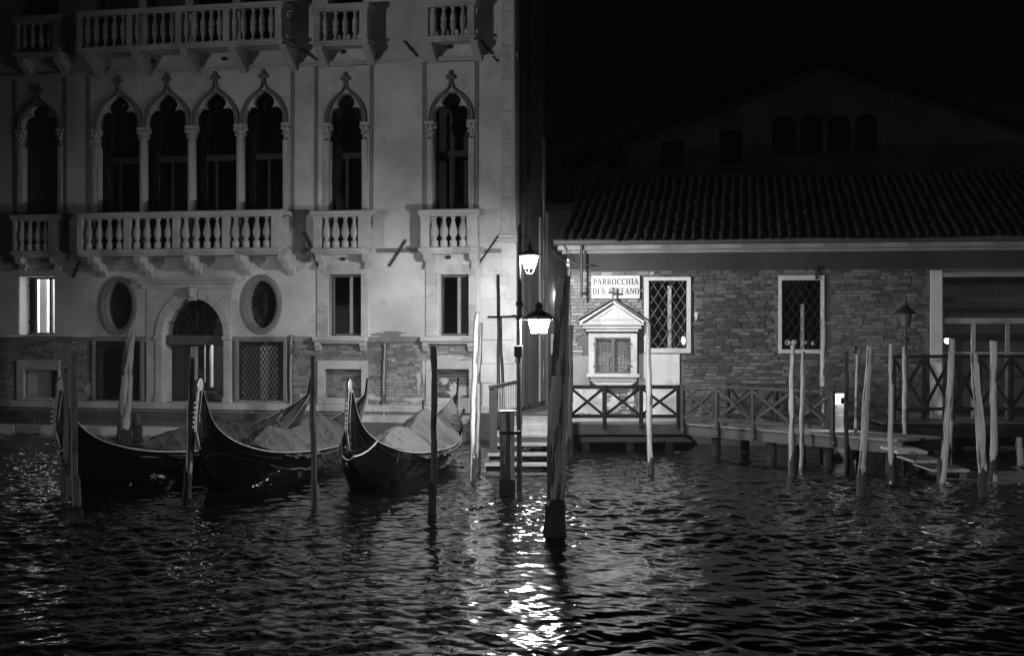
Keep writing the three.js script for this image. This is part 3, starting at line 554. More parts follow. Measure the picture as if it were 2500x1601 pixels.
// balconies
const vase = lathe([[0, 0], [0.062, 0], [0.062, 0.13], [0.045, 0.14], [0.03, 0.17], [0.036, 0.19], [0.062, 0.24], [0.074, 0.30], [0.066, 0.37], [0.045, 0.45], [0.03, 0.53], [0.028, 0.57], [0.046, 0.59], [0.046, 0.62], [0.0, 0.62]], 14);
const spindle = lathe([[0, 0], [0.05, 0], [0.05, 0.03], [0.022, 0.07], [0.03, 0.12], [0.058, 0.23], [0.06, 0.29], [0.042, 0.33], [0.06, 0.37], [0.06, 0.42], [0.036, 0.54], [0.024, 0.6], [0.045, 0.65], [0.045, 0.68], [0, 0.68]], 14);
const jit = rng(123);
function balcony(px, slabY, railY, proj, cuts, count, geo, gh, endCount, brk, brkH, style) {
  const g = sub(palace, 'balcony'), fr = (x, y) => PAL.f(x, y, proj - 0.08);
  const u0 = fr(px[0], 560)[0], u1 = fr(px[1], 560)[0], xm = (px[0] + px[1]) / 2, v0 = fr(xm, slabY[1])[1], v1 = fr(xm, slabY[0])[1], r1 = fr(xm, railY[0])[1], r0 = fr(xm, railY[1])[1];
  part(g, 'slab', merge([bx(u0 - 0.05, u1 + 0.05, v0 + 0.05, v1, -0.02, proj + 0.05, 0.02), bx(u0, u1, v0, v0 + 0.05, -0.02, proj, 0.012)]), M.stone);
  part(g, 'handrail', merge([bx(u0 - 0.06, u1 + 0.06, r0 + 0.045, r1, proj - 0.2, proj + 0.045, 0.02), bx(u0 - 0.03, u1 + 0.03, r0, r0 + 0.045, proj - 0.17, proj + 0.015, 0.012)]), M.stone);
  for (const [a, b] of [[u0 - 0.05, u0 + 0.17], [u1 - 0.17, u1 + 0.05]]) part(g, 'handrail', bx(a, b, r0 + 0.047, r1 - 0.003, -0.02, proj - 0.2, 0.015), M.stone);
  const pz = [proj - 0.165, proj], sc = (r0 - v1) / gh;
  const piers = cuts.map(([a, b]) => [fr(a, 560)[0], fr(b, 560)[0]]);
  for (const [a, b] of piers) part(g, 'pier', bx(a, b, v1, r0, pz[0], pz[1], 0.008), M.stone);
  for (let i = 0; i + 1 < piers.length; i++) for (let k = 0; k < count; k++) { const b = part(g, 'baluster', geo, M.stone); b.position.set(lerp(piers[i][1], piers[i + 1][0], (k + 0.5) / count), v1, proj - 0.085); const q = (gh < 0.65 ? 1.36 : 1.22) * (0.97 + 0.06 * jit()); b.scale.set(q, sc, q); b.rotation.y = jit() * 6; b.rotation.z = (jit() - 0.5) * 0.03; }
  for (const u of [u0 + 0.09, u1 - 0.09]) for (let k = 0; k < endCount; k++) { const b = part(g, 'baluster', geo, M.stone); b.position.set(u, v1, lerp(0.02, proj - 0.17, (k + 0.5) / endCount)); b.scale.set(1.2, sc, 1.2); }
  for (const x of brk) {
    const u = fr(x, 600)[0], q = style ? [[0, 0], [proj - 0.02, 0], [proj - 0.02, -0.1], [proj * 0.5, -brkH * 0.55], [0, -brkH]] : [[0, 0], [proj - 0.04, 0], [proj - 0.02, -0.09], [proj - 0.1, -0.17], [proj - 0.16, -0.17], [proj - 0.2, -0.13], [proj - 0.26, -0.2], [proj * 0.5, -0.33], [proj * 0.36, -0.33], [proj * 0.3, -0.29], [0.06, -brkH], [0, -brkH]];
    part(g, 'bracket', plate(q, -0.09, 0.09, [], 0.012).rotateY(-PI / 2).translate(u, v0, 0), M.stone);
  }
  return g;
}
balcony([198, 684], [607, 624], [516, 532], 0.72, [[190, 204], [304, 321], [423, 440], [544, 562], [664, 684]], 4, vase, 0.62, 3, [222, 335, 457, 580, 688], 0.46);
balcony([767, 902], [605, 621], [514, 530], 0.42, [[767, 786], [876, 902]], 4, vase, 0.62, 1, [779, 893], 0.24);
balcony([1028, 1168], [603, 619], [511, 528], 0.42, [[1028, 1049], [1141, 1168]], 4, vase, 0.62, 1, [1043, 1155], 0.24);
balcony([33, 138], [612, 627], [524, 540], 0.42, [[33, 42], [120, 138]], 4, vase, 0.62, 1, [44, 130], 0.24);
balcony([195, 690], [107, 120], [16, 30], 0.72, [[190, 203], [311, 325], [430, 445], [546, 562], [673, 690]], 5, spindle, 0.68, 3, [214, 331, 449, 568, 692], 0.52, 1);
balcony([767, 899], [99, 112], [10, 28], 0.5, [[767, 783], [879, 899]], 4, spindle, 0.68, 1, [779, 895], 0.42, 1);
balcony([1040, 1160], [88, 101], [-2, 16], 0.5, [[1040, 1047], [1142, 1160]], 4, spindle, 0.68, 1, [1046, 1158], 0.42, 1);
balcony([40, 146], [128, 140], [38, 58], 0.5, [[40, 48], [130, 146]], 4, spindle, 0.68, 1, [50, 140], 0.42, 1);
// iron wall anchors
for (const [a, b] of [[[741, 567], [775, 650]], [[991, 585], [950, 650]], [[1217, 575], [1162, 654]], [[192, 637], [178, 678]], [[733, 117], [773, 147]], [[985, 100], [1018, 137]], [[1168, 90], [1214, 150]]]) {
  const p = PAL.f(a[0], a[1], 0.05), q = PAL.f(b[0], b[1], 0.05), A = V3(p[0], p[1], 0.05), B = V3(q[0], q[1], 0.05), C = A.clone().lerp(B, 0.5);
  part(palace, 'wall_anchor', merge([bar(A, B, 0.04, 0.04, V3(0, 0, 1)), bar(C.clone().add(V3(0, 0, -0.07)), C.clone().add(V3(0, 0, 0.035)), 0.06, 0.06)]), M.iron);
}
// little drain bosses under the balconies
for (const [x, y] of [[838, 127], [1099, 115], [374, 150], [548, 144], [838, 632], [1095, 628]]) { const [u, v] = PAL.f(x, y); const e = new THREE.IcosahedronGeometry(0.07, 1); e.scale(1, 0.7, 0.9); e.translate(u, v, 0.04); part(palace, 'drain_boss', uvm(e), M.iron); }
part(palace, 'alley_pilaster', bx(-0.05, 0.04, 0.7, 5.2, -2.95, -2.66, 0.01), M.stone);
// the alley side of the palace: rain pipes and the pale rear corner
for (const [w, r, m] of [[-0.5, 0.055, M.lead], [-1.25, 0.04, M.lead], [-1.45, 0.03, M.ironPale]]) part(palace, 'rain_pipe', rod(V3(r + 0.02, 0.7, w), V3(r + 0.02, TOP, w), r), m);
{ const R = rng(71); for (let y = 0.7; y < 7; y += 0.5) part(palace, 'rear_quoin', bx(-0.25, 0.012 + R() * 0.01, y, y + 0.49, -3.405, -3.405 + 0.22 + (Math.round(y * 2) % 2) * 0.1), M.stone); }

// ---------------------------------------------------------------- ground, alley, house at the back
{
  const A = PAL.world(0, 0, 0.4), B = V3(PAR.world(0, 0, 0).x + 0.1, 0, PAR.world(0, 0, 0.2).z);
  // paving of the alley mouth and the land behind the fronts
  const s = shapeOf([[PAL.world(-0.9, 0, 0.55).x, -PAL.world(-0.9, 0, 0.55).z], [B.x + 0.6, -B.z], [PAR.world(14, 0, -0.5).x, -PAR.world(14, 0, -0.5).z], [60, 34], [60, 90], [-60, 90], [-60, 42], [PAL.world(WL, 0, -0.5).x, -PAL.world(WL, 0, -0.5).z], [PAL.world(-0.9, 0, -0.3).x, -PAL.world(-0.9, 0, -0.3).z]]);
  const g = new THREE.ExtrudeGeometry(s, { depth: 1.5, bevelEnabled: false }); g.rotateX(-PI / 2); g.translate(0, 0.585 - 1.5, 0);
  struct('ground', uvm(g), M.stepWet, 'stone paving of the alley between the two buildings');
  // paving slabs of the alley mouth
  const R = rng(3); let k = 0;
  for (let i = 0; i < 7; i++) for (let j = 0; j < 3; j++) { const u0 = 0.1 + j * 0.42, w0 = 0.3 - i * 0.62, q = PAL.world(u0 + 0.205, 0.589, w0 - 0.3), m = struct('paving_slab', bx(-0.2, 0.2, 0, 0.012 + R() * 0.006, -0.3, 0.3), k++ % 3 ? M.stoneDark : M.stepWet, ['worn grey', 'smooth grey', 'dark grey'][k % 3] + ' paving slab on the alley floor'); m.position.copy(q); m.rotation.y = PAL.angle; }
  const back = thing('alley_house', 'dark narrow house closing the far end of the alley', 'house');
  const p = PAL.world(0.2, 0, -3.5); back.position.copy(p); back.rotation.y = PAL.angle;
  part(back, 'wall', plate([[-2.5, -0.5], [0.62, -0.5], [0.62, 2.55], [1.42, 2.55], [1.42, -0.5], [4, -0.5], [4, 5.4], [-2.5, 5.4]], -4, -3.6), M.plasterDull);
  part(back, 'side_wall', bx(-2.5, -0.15, -0.5, 5.4, -3.6, -0.05), M.plasterDull);
  part(back, 'door', bx(0.62, 1.42, 0.5, 2.55, -3.9, -3.85), M.rail);
  part(back, 'door_frame', merge([bx(0.5, 0.62, 0.5, 2.67, -3.62, -3.55), bx(1.42, 1.54, 0.5, 2.67, -3.62, -3.55), bx(0.62, 1.42, 2.55, 2.67, -3.62, -3.55)]), M.stone);
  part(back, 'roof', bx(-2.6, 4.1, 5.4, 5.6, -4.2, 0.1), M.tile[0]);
}
globe('alley_lamp', 'tiny bright bulb on the wall deep in the alley', at(1358, 723, 36.5), 0.045, LAMP.alley);
{ const n = thing('notice_board', 'small pale notice board hanging in the alley', 'notice', null, at(1351, 840, 34.2)); part(n, 'board', bx(-0.06, 0.06, -0.24, 0.24, -0.02, 0.02), M.sign); part(n, 'edge', bx(-0.075, 0.075, -0.255, -0.243, -0.02, 0.025), M.iron); n.rotation.y = PAL.angle; }

// ---------------------------------------------------------------- the parish house
const parish = thing('parish_house', 'low brick parish house with tiled roof and grilled windows', 'house');
PAR.put(parish);
{
  const EAVE = PAR.f(1500, 611)[1], END = 14.5;
  const W = [PAR.r(1585, 685, 1677, 850), PAR.r(1910, 684, 2005, 853)], WO = [PAR.r(1573, 676, 1688, 862), PAR.r(1901, 672, 2014, 863)];
  const cafe = { u0: PAR.f(2303, 800)[0], u1: END - 0.4, v0: 0.62, v1: PAR.f(2400, 676)[1] };
  const bandY = PAR.f(1700, 660)[1], r0 = [0, -0.9];
  part(parish, 'wall', plate([[0, -0.9], [END, -0.9], [END, EAVE], [0, EAVE]], -0.35, -0.03, [...W, cafe].map((r) => rectPts(r).reverse())), M.mortarDark);
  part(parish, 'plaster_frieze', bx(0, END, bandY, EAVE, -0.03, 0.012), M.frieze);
  part(parish, 'side_wall', bx(0, 0.3, -0.9, EAVE, -5.5, -0.35), M.plasterDull); part(parish, 'rear_wall', bx(0.3, END, -0.9, EAVE, -5.5, -5.3), M.inside); part(parish, 'end_wall', bx(END - 0.2, END, -0.9, EAVE, -5.3, -0.35), M.inside);
  part(parish, 'ceiling', bx(0.3, END - 0.2, EAVE - 0.15, EAVE - 0.01, -5.3, -0.35), M.inside);
  const aed = PAR.r(1430, 790, 1563, 945), white = PAR.r(1560, 864, 1660, 1040), under = PAR.r(1398, 868, 1440, 945);
  const skip = [...WO, cafe, aed, white, under, { u0: PAR.f(2270, 800)[0], u1: END, v0: -1, v1: 9 }], mid = PAR.f(1600, 800)[0];
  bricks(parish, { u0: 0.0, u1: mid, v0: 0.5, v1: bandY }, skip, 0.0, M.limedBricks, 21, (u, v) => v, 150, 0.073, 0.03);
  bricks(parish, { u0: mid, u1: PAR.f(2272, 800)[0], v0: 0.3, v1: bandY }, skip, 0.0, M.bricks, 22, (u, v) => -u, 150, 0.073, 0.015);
  for (const [r, t] of [[white, 0.014], [under, 0.010], [PAR.r(1400, 945, 1470, 1010), 0.012]]) { const R = rng(Math.floor(r.u0 * 100) + 3), q = []; const n = 9; for (let i = 0; i <= n; i++) q.push([lerp(r.u0, r.u1, i / n), r.v0 + (R() - 0.5) * 0.05]); for (let i = 1; i < n; i++) q.push([r.u1 + (R() - 0.5) * 0.012, lerp(r.v0, r.v1, i / n)]); for (let i = n; i >= 0; i--) q.push([lerp(r.u0, r.u1, i / n), r.v1 + (R() - 0.5) * 0.015]); part(parish, 'plaster_patch', plate(q, -0.03, t), t === 0.010 ? M.plasterDull : M.render); }
  for (const [x, y, rx, ry, s] of [[1500, 985, 14, 20, 5], [1540, 975, 8, 26, 6], [1700, 770, 4, 10, 8]]) { const [u, v] = PAR.f(x, y); part(parish, 'plaster_remnant', plate(blob(u, v, rx / 113, ry / 113, s + 70), -0.02, 0.012 + (s % 4) * 0.0013), M.render); }
  // windows: stone frame, lattice, casement with a pale curtain
  W.forEach((r, i) => {
    const o = WO[i], g = sub(parish, 'grilled_window'), sm = M.stone;
    part(g, 'jamb', bx(o.u0, r.u0, r.v0, r.v1, -0.28, 0.04, 0.008), sm); part(g, 'jamb', bx(r.u1, o.u1, r.v0, r.v1, -0.28, 0.04, 0.008), sm);
    part(g, 'lintel', bx(o.u0, o.u1, r.v1, o.v1, -0.28, 0.043, 0.008), sm); part(g, 'sill', bx(o.u0, o.u1, o.v0, r.v0, -0.28, 0.06, 0.01), sm);
    lattice(r, -0.02, 0.30, 1.55, 0.0065, i ? M.iron : M.ironPale, g);
    const cu = lerp(r.u0, r.u1, 0.53); part(g, 'mullion', bx(cu - 0.04, cu + 0.04, r.v0, r.v1 - (i ? 0.5 : 0.1), -0.24, -0.2), M.paleWood);
    part(g, 'pane', bx(r.u0, cu - 0.041, r.v0, r.v1, -0.226, -0.222), M.glass); part(g, 'pane', bx(cu + 0.041, r.u1, r.v0, r.v1, -0.226, -0.222), M.glass);
    part(g, 'room', merge([bx(r.u0 - 0.3, r.u1 + 0.3, r.v0 - 1.2, r.v1 + 0.2, -4.3, -4.25), bx(r.u0 - 0.35, r.u0 - 0.3, r.v0 - 1.2, r.v1 + 0.2, -4.25, -0.36), bx(r.u1 + 0.3, r.u1 + 0.35, r.v0 - 1.2, r.v1 + 0.2, -4.25, -0.36), bx(r.u0 - 0.3, r.u1 + 0.3, r.v0 - 1.25, r.v0 - 1.2, -4.25, -0.36), bx(r.u0 - 0.3, r.u1 + 0.3, r.v1 + 0.2, r.v1 + 0.25, -4.25, -0.36)]), M.inside);
  });
  // cornice under the eaves, gutter, roof
  part(parish, 'cornice', merge([bx(-0.18, END, EAVE, EAVE + 0.12, -0.3, 0.26, 0.02), bx(-0.1, END, EAVE - 0.07, EAVE, -0.3, 0.12, 0.02)]), M.stoneDark);
  part(parish, 'gutter', (() => { const e = new THREE.CylinderGeometry(0.075, 0.075, END + 0.3, 12, 1, false, 0, 2 * PI); e.rotateZ(PI / 2); e.translate(END / 2 - 0.1, EAVE + 0.17, 0.32); return strip(e); })(), M.lead);
  const pitch = 0.34, S = 5.6, y0 = EAVE + 0.2, cs = Math.cos(pitch), sn = Math.sin(pitch);
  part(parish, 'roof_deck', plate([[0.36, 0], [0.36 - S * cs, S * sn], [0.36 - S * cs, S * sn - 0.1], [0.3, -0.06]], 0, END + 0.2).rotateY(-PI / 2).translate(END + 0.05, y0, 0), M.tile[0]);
  const half = new THREE.CylinderGeometry(0.088, 0.07, 0.44, 7, 1, true, -PI / 2, PI); half.rotateX(-PI / 2 + 0.0); const tg = strip(half);
  // barrel tiles, the row along the eaves singly
  const R = rng(33), rest = [[], [], []];
  for (let c = 0; c * 0.2 < END; c++) for (let r = 0; r < 14; r++) {
    const u = -0.05 + c * 0.2 + (R() - 0.5) * 0.035, s = r * 0.385 + 0.1 + (R() - 0.5) * 0.07, k = Math.floor(R() * 3), m = new THREE.Matrix4().makeRotationX(pitch + (R() - 0.5) * 0.08).multiply(new THREE.Matrix4().makeRotationY((R() - 0.5) * 0.12)).setPosition(u, y0 + s * sn + 0.012 + (R() - 0.5) * 0.02 - 0.03 * Math.sin(u * 0.7) ** 2, 0.36 - s * cs + 0.06);
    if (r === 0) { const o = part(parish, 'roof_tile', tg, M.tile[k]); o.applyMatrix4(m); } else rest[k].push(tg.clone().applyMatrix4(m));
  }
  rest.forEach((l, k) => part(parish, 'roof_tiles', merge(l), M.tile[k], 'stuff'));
  // right end: pale pilaster and the glazed front
  const pr = PAR.r(2272, 660, 2302, 1000); part(parish, 'pilaster', bx(pr.u0, pr.u1, 0.5, pr.v1, -0.03, 0.045, 0.01), M.stone);
  const g = sub(parish, 'glazed_front'), F = (x, y) => PAR.f(x, y), bm = PAR.r(2303, 776, 2500, 790), hd = PAR.r(2303, 667, 2500, 676);
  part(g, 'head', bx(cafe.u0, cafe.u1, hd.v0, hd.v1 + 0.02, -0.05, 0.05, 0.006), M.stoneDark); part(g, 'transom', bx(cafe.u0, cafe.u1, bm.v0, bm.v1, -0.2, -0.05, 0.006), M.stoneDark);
  part(g, 'upper_pane', bx(cafe.u0, cafe.u1, bm.v1 + 0.002, hd.v0, -0.142, -0.138), M.glass); part(g, 'blind_edge', bx(cafe.u0, cafe.u1, lerp(bm.v1, hd.v0, 0.4), lerp(bm.v1, hd.v0, 0.52), -0.4, -0.36), M.frameWood);
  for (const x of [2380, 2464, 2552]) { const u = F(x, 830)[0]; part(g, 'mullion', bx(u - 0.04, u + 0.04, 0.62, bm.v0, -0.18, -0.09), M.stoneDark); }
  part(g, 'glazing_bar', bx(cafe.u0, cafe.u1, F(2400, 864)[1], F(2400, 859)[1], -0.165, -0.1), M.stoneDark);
  const cuts = [cafe.u0, F(2380, 830)[0], F(2464, 830)[0], F(2552, 830)[0], cafe.u1]; for (let i = 0; i < 4; i++) part(g, 'pane', bx(cuts[i] + 0.04, cuts[i + 1] - 0.04, 0.64, bm.v0, -0.142, -0.138), M.glass);
  part(parish, 'wall_lamp_arm', bx(F(1991, 640)[0], F(1997, 640)[0], F(1994, 682)[1], F(1994, 650)[1], 0.01, 0.09), M.iron);
  // cable pipe and box at the corner
  part(parish, 'cable_pipe', merge([rod(V3(0.05, 0.6, 0.03), V3(0.05, EAVE - 0.2, 0.03), 0.018), rod(V3(0.05, PAR.f(1400, 660)[1], 0.03), V3(0.5, PAR.f(1400, 660)[1], 0.03), 0.012)]), M.ironPale);
  const jb = PAR.r(1380, 632, 1391, 650); part(parish, 'junction_box', bx(Math.max(0.0, jb.u0), jb.u0 + 0.1, jb.v0, jb.v1, 0.0, 0.08, 0.006), M.white);
}
// lamps inside the windows
{ const t = globe('table_lamp', 'bright egg-shaped lamp low inside the latticed window beside the shrine', PAR.world(PAR.f(1663, 832)[0] + 0.03, PAR.f(1663, 832)[1], -0.5), 0.065, 0.12, mat(0.7, 0.5, { emissive: grey(1), emissiveIntensity: 1.6 })); t.children[0].scale.set(0.8, 1.5, 0.8); t.children[1].position.y = 0.03; }
[[1925, 838], [1941, 838], [1968, 838], [1988, 840]].forEach(([x, y], i) => globe('sill_lamp', ['leftmost', 'second', 'third', 'rightmost'][i] + ' of four dim round lamps inside the farther grilled window', PAR.world(PAR.f(x, y)[0], PAR.f(x, y)[1] + 0.01, -0.45), i < 2 ? 0.06 : 0.045, 0.012, mat(0.7, 0.5, { emissive: grey(1), emissiveIntensity: i < 2 ? 0.22 : 0.13 })));
{ // hanging lamp behind the glazed front
  const g = globe('pendant_lamp', 'small bright pendant lamp behind the glazed front on the right', PAR.world(PAR.f(2322, 832)[0], PAR.f(2322, 832)[1], -0.5), 0.06, LAMP.cafe);
  part(g, 'shade', lathe([[0.02, 0.12], [0.16, 0.05], [0.165, 0.045], [0.02, 0.11]], 18), M.ironPale); part(g, 'cord', rod(V3(0, 0.11, 0), V3(0, 0.9, 0), 0.006, 5), M.iron);
}
// sign
const serif = await new FontLoader().loadAsync('fonts/droid/droid_serif_bold.typeface.json');
{
  const r = PAR.r(1445, 673, 1563, 729), g = thing('parish_sign', 'white board lettered PARROCCHIA DI S. STEFANO high on the brick wall', 'sign', null, PAR.world(0, 0, 0)); g.rotation.y = PAR.angle;
  part(g, 'board', bx(r.u0, r.u1, r.v0, r.v1, 0.02, 0.055, 0.004), M.sign);
  [['PARROCCHIA', 1448, 1560, 680, 695], ['DI S. STEFANO', 1447, 1561, 703, 718]].forEach(([t, x0, x1, y0, y1]) => {
    const b = PAR.r(x0, y0, x1, y1, 0.05), e = new TextGeometry(t, { font: serif, size: 1, depth: 0.02, curveSegments: 4, bevelEnabled: false }); e.computeBoundingBox(); const bb = e.boundingBox;
    e.translate(-bb.min.x, -bb.min.y, 0); e.scale((b.u1 - b.u0) / (bb.max.x - bb.min.x), (b.v1 - b.v0) / (bb.max.y - bb.min.y), 0.2); e.translate(b.u0, b.v0, 0.0548);
    part(g, 'lettering', strip(e), M.ink);
  });
}
{ // shrine
  const g = thing('wall_shrine', 'white pedimented wall shrine with glazed doors and a small cross', 'shrine'); PAR.put(g);
  const D = 0.20, b = PAR.r(1437, 814, 1556, 913, D), o = PAR.r(1452, 824, 1541, 912, D), c = PAR.r(1417, 789, 1573, 805, D), ap = PAR.f(1497, 738, D);
  part(g, 'case', merge([bx(b.u0, o.u0, b.v0, b.v1, 0, D, 0.006), bx(o.u1, b.u1, b.v0, b.v1, 0, D, 0.006), bx(o.u0, o.u1, o.v1, b.v1, 0, D, 0.006), bx(o.u0, o.u1, b.v0, o.v0 + 0.002, 0, D), bx(o.u0, o.u1, o.v0, o.v1, 0, 0.04)]), M.shrine);
  part(g, 'cornice', merge([bx(c.u0, c.u1, c.v1 - 0.045, c.v1, 0, D + 0.12, 0.01), bx(c.u0 + 0.05, c.u1 - 0.05, c.v0 + 0.02, c.v1 - 0.045, 0, D + 0.07, 0.015), bx(c.u0 + 0.12, c.u1 - 0.12, c.v0 - 0.04, c.v0 + 0.02, 0, D + 0.03, 0.012)]), M.shrine);
  part(g, 'pediment', plate([[c.u0 + 0.06, c.v1], [c.u1 - 0.06, c.v1], [ap[0], ap[1] - 0.02]], 0, D + 0.01), M.shrine);
  const cu = ap[0], cy = lerp(c.v1, ap[1], 0.36), rise = ap[1] - c.v1, hw = (c.u1 - c.u0) / 2; const tri = (k, y) => [[cu - hw * k, y], [cu + hw * k, y], [cu, y + rise * k]];
  part(g, 'pediment_moulding', plate(tri(0.66, c.v1 + 0.07), D, D + 0.035, [tri(0.5, c.v1 + 0.10).reverse()]), M.shrine);
  part(g, 'relief', plate(blob(cu, cy - 0.01, 0.12, 0.05, 8), D, D + 0.025, [], 0.006), M.render);
  for (const s of [-1, 1]) {                                      // raking cornice and lead roof
    const e = s < 0 ? c.u0 : c.u1, n = V3(0, 0.045, 0), A = V3(e, c.v1 + 0.02, (D + 0.1) / 2), B = V3(cu, ap[1] + 0.02, (D + 0.1) / 2);
    part(g, 'raking_cornice', bar(A, B, D + 0.1, 0.05), M.shrine);
    part(g, 'roof_slope', bar(A.clone().add(V3(s * 0.07, 0.0, 0.02)).add(n), B.clone().add(V3(0, 0.012, 0.02)).add(n), D + 0.2, 0.03), M.lead);
  }
  for (const [k, a, bb] of [['door', o.u0, (o.u0 + o.u1) / 2 - 0.002], ['door', (o.u0 + o.u1) / 2 + 0.002, o.u1]]) {
    const d = sub(g, k), t = 0.03; part(d, 'door_frame', merge([bx(a, a + t, o.v0, o.v1, D - 0.06, D - 0.02), bx(bb - t, bb, o.v0, o.v1, D - 0.06, D - 0.02), bx(a + t, bb - t, o.v0, o.v0 + t, D - 0.06, D - 0.02), bx(a + t, bb - t, o.v1 - t, o.v1, D - 0.06, D - 0.02)]), M.frameWood);
    const rings = []; for (let y = o.v0 + 0.07; y < o.v1 - 0.05; y += 0.075) for (let x = a + 0.065; x < bb - 0.03; x += 0.075) { const e = new THREE.TorusGeometry(0.034, 0.006, 4, 10); e.translate(x, y, D - 0.035); rings.push(strip(e)); }
    part(d, 'scroll_grille', merge(rings), M.ironPale, 'stuff');
    for (const y of [0.18, 0.8]) part(d, 'hinge', bx(k && a === o.u0 ? a - 0.03 : bb + 0.002, a === o.u0 ? a - 0.002 : bb + 0.03, lerp(o.v0, o.v1, y), lerp(o.v0, o.v1, y) + 0.035, D - 0.02, D + 0.015), M.iron);
  }
  part(g, 'picture', (() => { const q = []; for (const [x, y, rx, ry, s] of [[-0.2, 0.2, 0.13, 0.24, 3], [0.2, 0.16, 0.12, 0.2, 4], [0.0, 0.12, 0.07, 0.1, 5]]) q.push(plate(blob(cu + x, o.v0 + 0.05 + y, rx, ry, s), 0.04, 0.07)); return merge(q); })(), M.stoneDark);
  part(g, 'picture_ground', bx(o.u0, o.u1, o.v0, o.v1, 0.04, 0.052), M.frameWood);
  const s1 = PAR.r(1433, 912, 1563, 921, D), s2 = PAR.r(1441, 921, 1555, 930, D), s3 = PAR.r(1441, 930, 1555, 942, D);
  part(g, 'sill', merge([bx(s1.u0, s1.u1, s1.v0, s1.v1, 0, D + 0.09, 0.012), bx(s2.u0, s2.u1, s2.v0, s2.v1, 0, D + 0.02, 0.01), plate([[s3.u0, s3.v1], [s3.u0 + 0.16, s3.v0], [s3.u1 - 0.16, s3.v0], [s3.u1, s3.v1]], 0, D - 0.02)]), M.shrine);
  const cz = D * 0.6 + 0.1, x0 = PAR.f(1495, 720, cz), y1 = PAR.f(1495, 703, cz)[1], ya = PAR.f(1495, 714, cz)[1];
  part(g, 'cross', merge([bx(cu - 0.016, cu + 0.016, ap[1] + 0.02, y1 + 0.02, cz - 0.016, cz + 0.016), bx(cu - 0.105, cu + 0.105, ya - 0.015, ya + 0.015, cz - 0.015, cz + 0.017)]), M.iron);
}
{ // iron bracket beside the sign
  const g = thing('iron_wall_bracket', 'dark iron bracket bars and cable on the wall left of the parish sign', 'bracket'); PAR.put(g);
  const w = 0.34, f = (x, y) => { const p = PAR.f(x, y, w); return V3(p[0], p[1], w); }, wl = (v) => { const q = v.clone(); q.z = 0.0; return q; };
  part(g, 'upright', rod(f(1420, 588), f(1420, 726), 0.028), M.iron);
  for (const y of [588, 645, 715]) { const p = f(1420, y); part(g, 'arm', rod(p.clone().add(V3(0, 0, 0.03)), wl(p).add(V3(0.05, 0, -0.02)), 0.02), M.iron); }
  part(g, 'cross_arm', merge([rod(f(1368, 592), f(1425, 596), 0.016), rod(f(1380, 641), f(1440, 647), 0.014)]), M.iron);
  part(g, 'cable', tube([f(1372, 596), f(1381, 606), f(1388, 630), f(1396, 640), f(1404, 641), f(1408, 632)], 0.012, 30, 5), M.iron);
  part(g, 'cable', tube([f(1340, 590), f(1348, 612), f(1366, 632), f(1385, 641)], 0.006, 24, 5), M.iron);
}
{ // big gabled house behind the parish house, hardly lit
  const d = 58, g = thing('gabled_house', 'large dim gabled building rising behind the parish house roof', 'house'), o = at(2010, 800, d).setY(0); g.position.copy(o); g.rotation.y = PAR.angle;
  const s = d / FOCAL, X = (x) => (x - 2010) * s, Y = (y) => EYE - (y - CY) * s, W = [[1480, 372, 1530, 402], [1617, 337, 1673, 402], [1760, 312, 1815, 400]], AR = [[1887, 1947], [1954, 2010], [2020, 2075], [2087, 2140]];
  const archPts = ([a, b]) => { const h = (X(b) - X(a)) / 2, c = (X(a) + X(b)) / 2, q = [[X(a), Y(375)], [X(b), Y(375)], [X(b), Y(300)]]; for (let i = 1; i < 12; i++) q.push([c + h * Math.cos(PI * i / 12), Y(300) + h * 0.75 * Math.sin(PI * i / 12)]); q.push([X(a), Y(300)]); return q; };
  part(g, 'wall', plate([[X(1400), -0.5], [X(2640), -0.5], [X(2640), Y(385)], [X(2010), Y(160)], [X(1400), Y(385)]], -0.5, 0, [...W.map(([a, b, c, e]) => [[X(a), Y(e)], [X(a), Y(b)], [X(c), Y(b)], [X(c), Y(e)]]), ...AR.map((a) => archPts(a).reverse())]), M.plaster);
  for (const [a, b, c, e] of W) { part(g, 'window', bx(X(a), X(c), Y(e), Y(b), -0.35, -0.3), M.rail); part(g, 'window_sill', bx(X(a) - 0.15, X(c) + 0.15, Y(e) - 0.12, Y(e), -0.02, 0.15), M.stone); }
  for (const a of AR) part(g, 'arched_window', plate(archPts(a), -0.35, -0.3), M.rail);
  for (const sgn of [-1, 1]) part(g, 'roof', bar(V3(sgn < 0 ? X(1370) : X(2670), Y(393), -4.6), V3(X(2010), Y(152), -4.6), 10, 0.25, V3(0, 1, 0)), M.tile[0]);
  part(g, 'rear_wall', bx(X(1400), X(2640), -0.5, Y(385), -9.5, -9), M.inside);
}

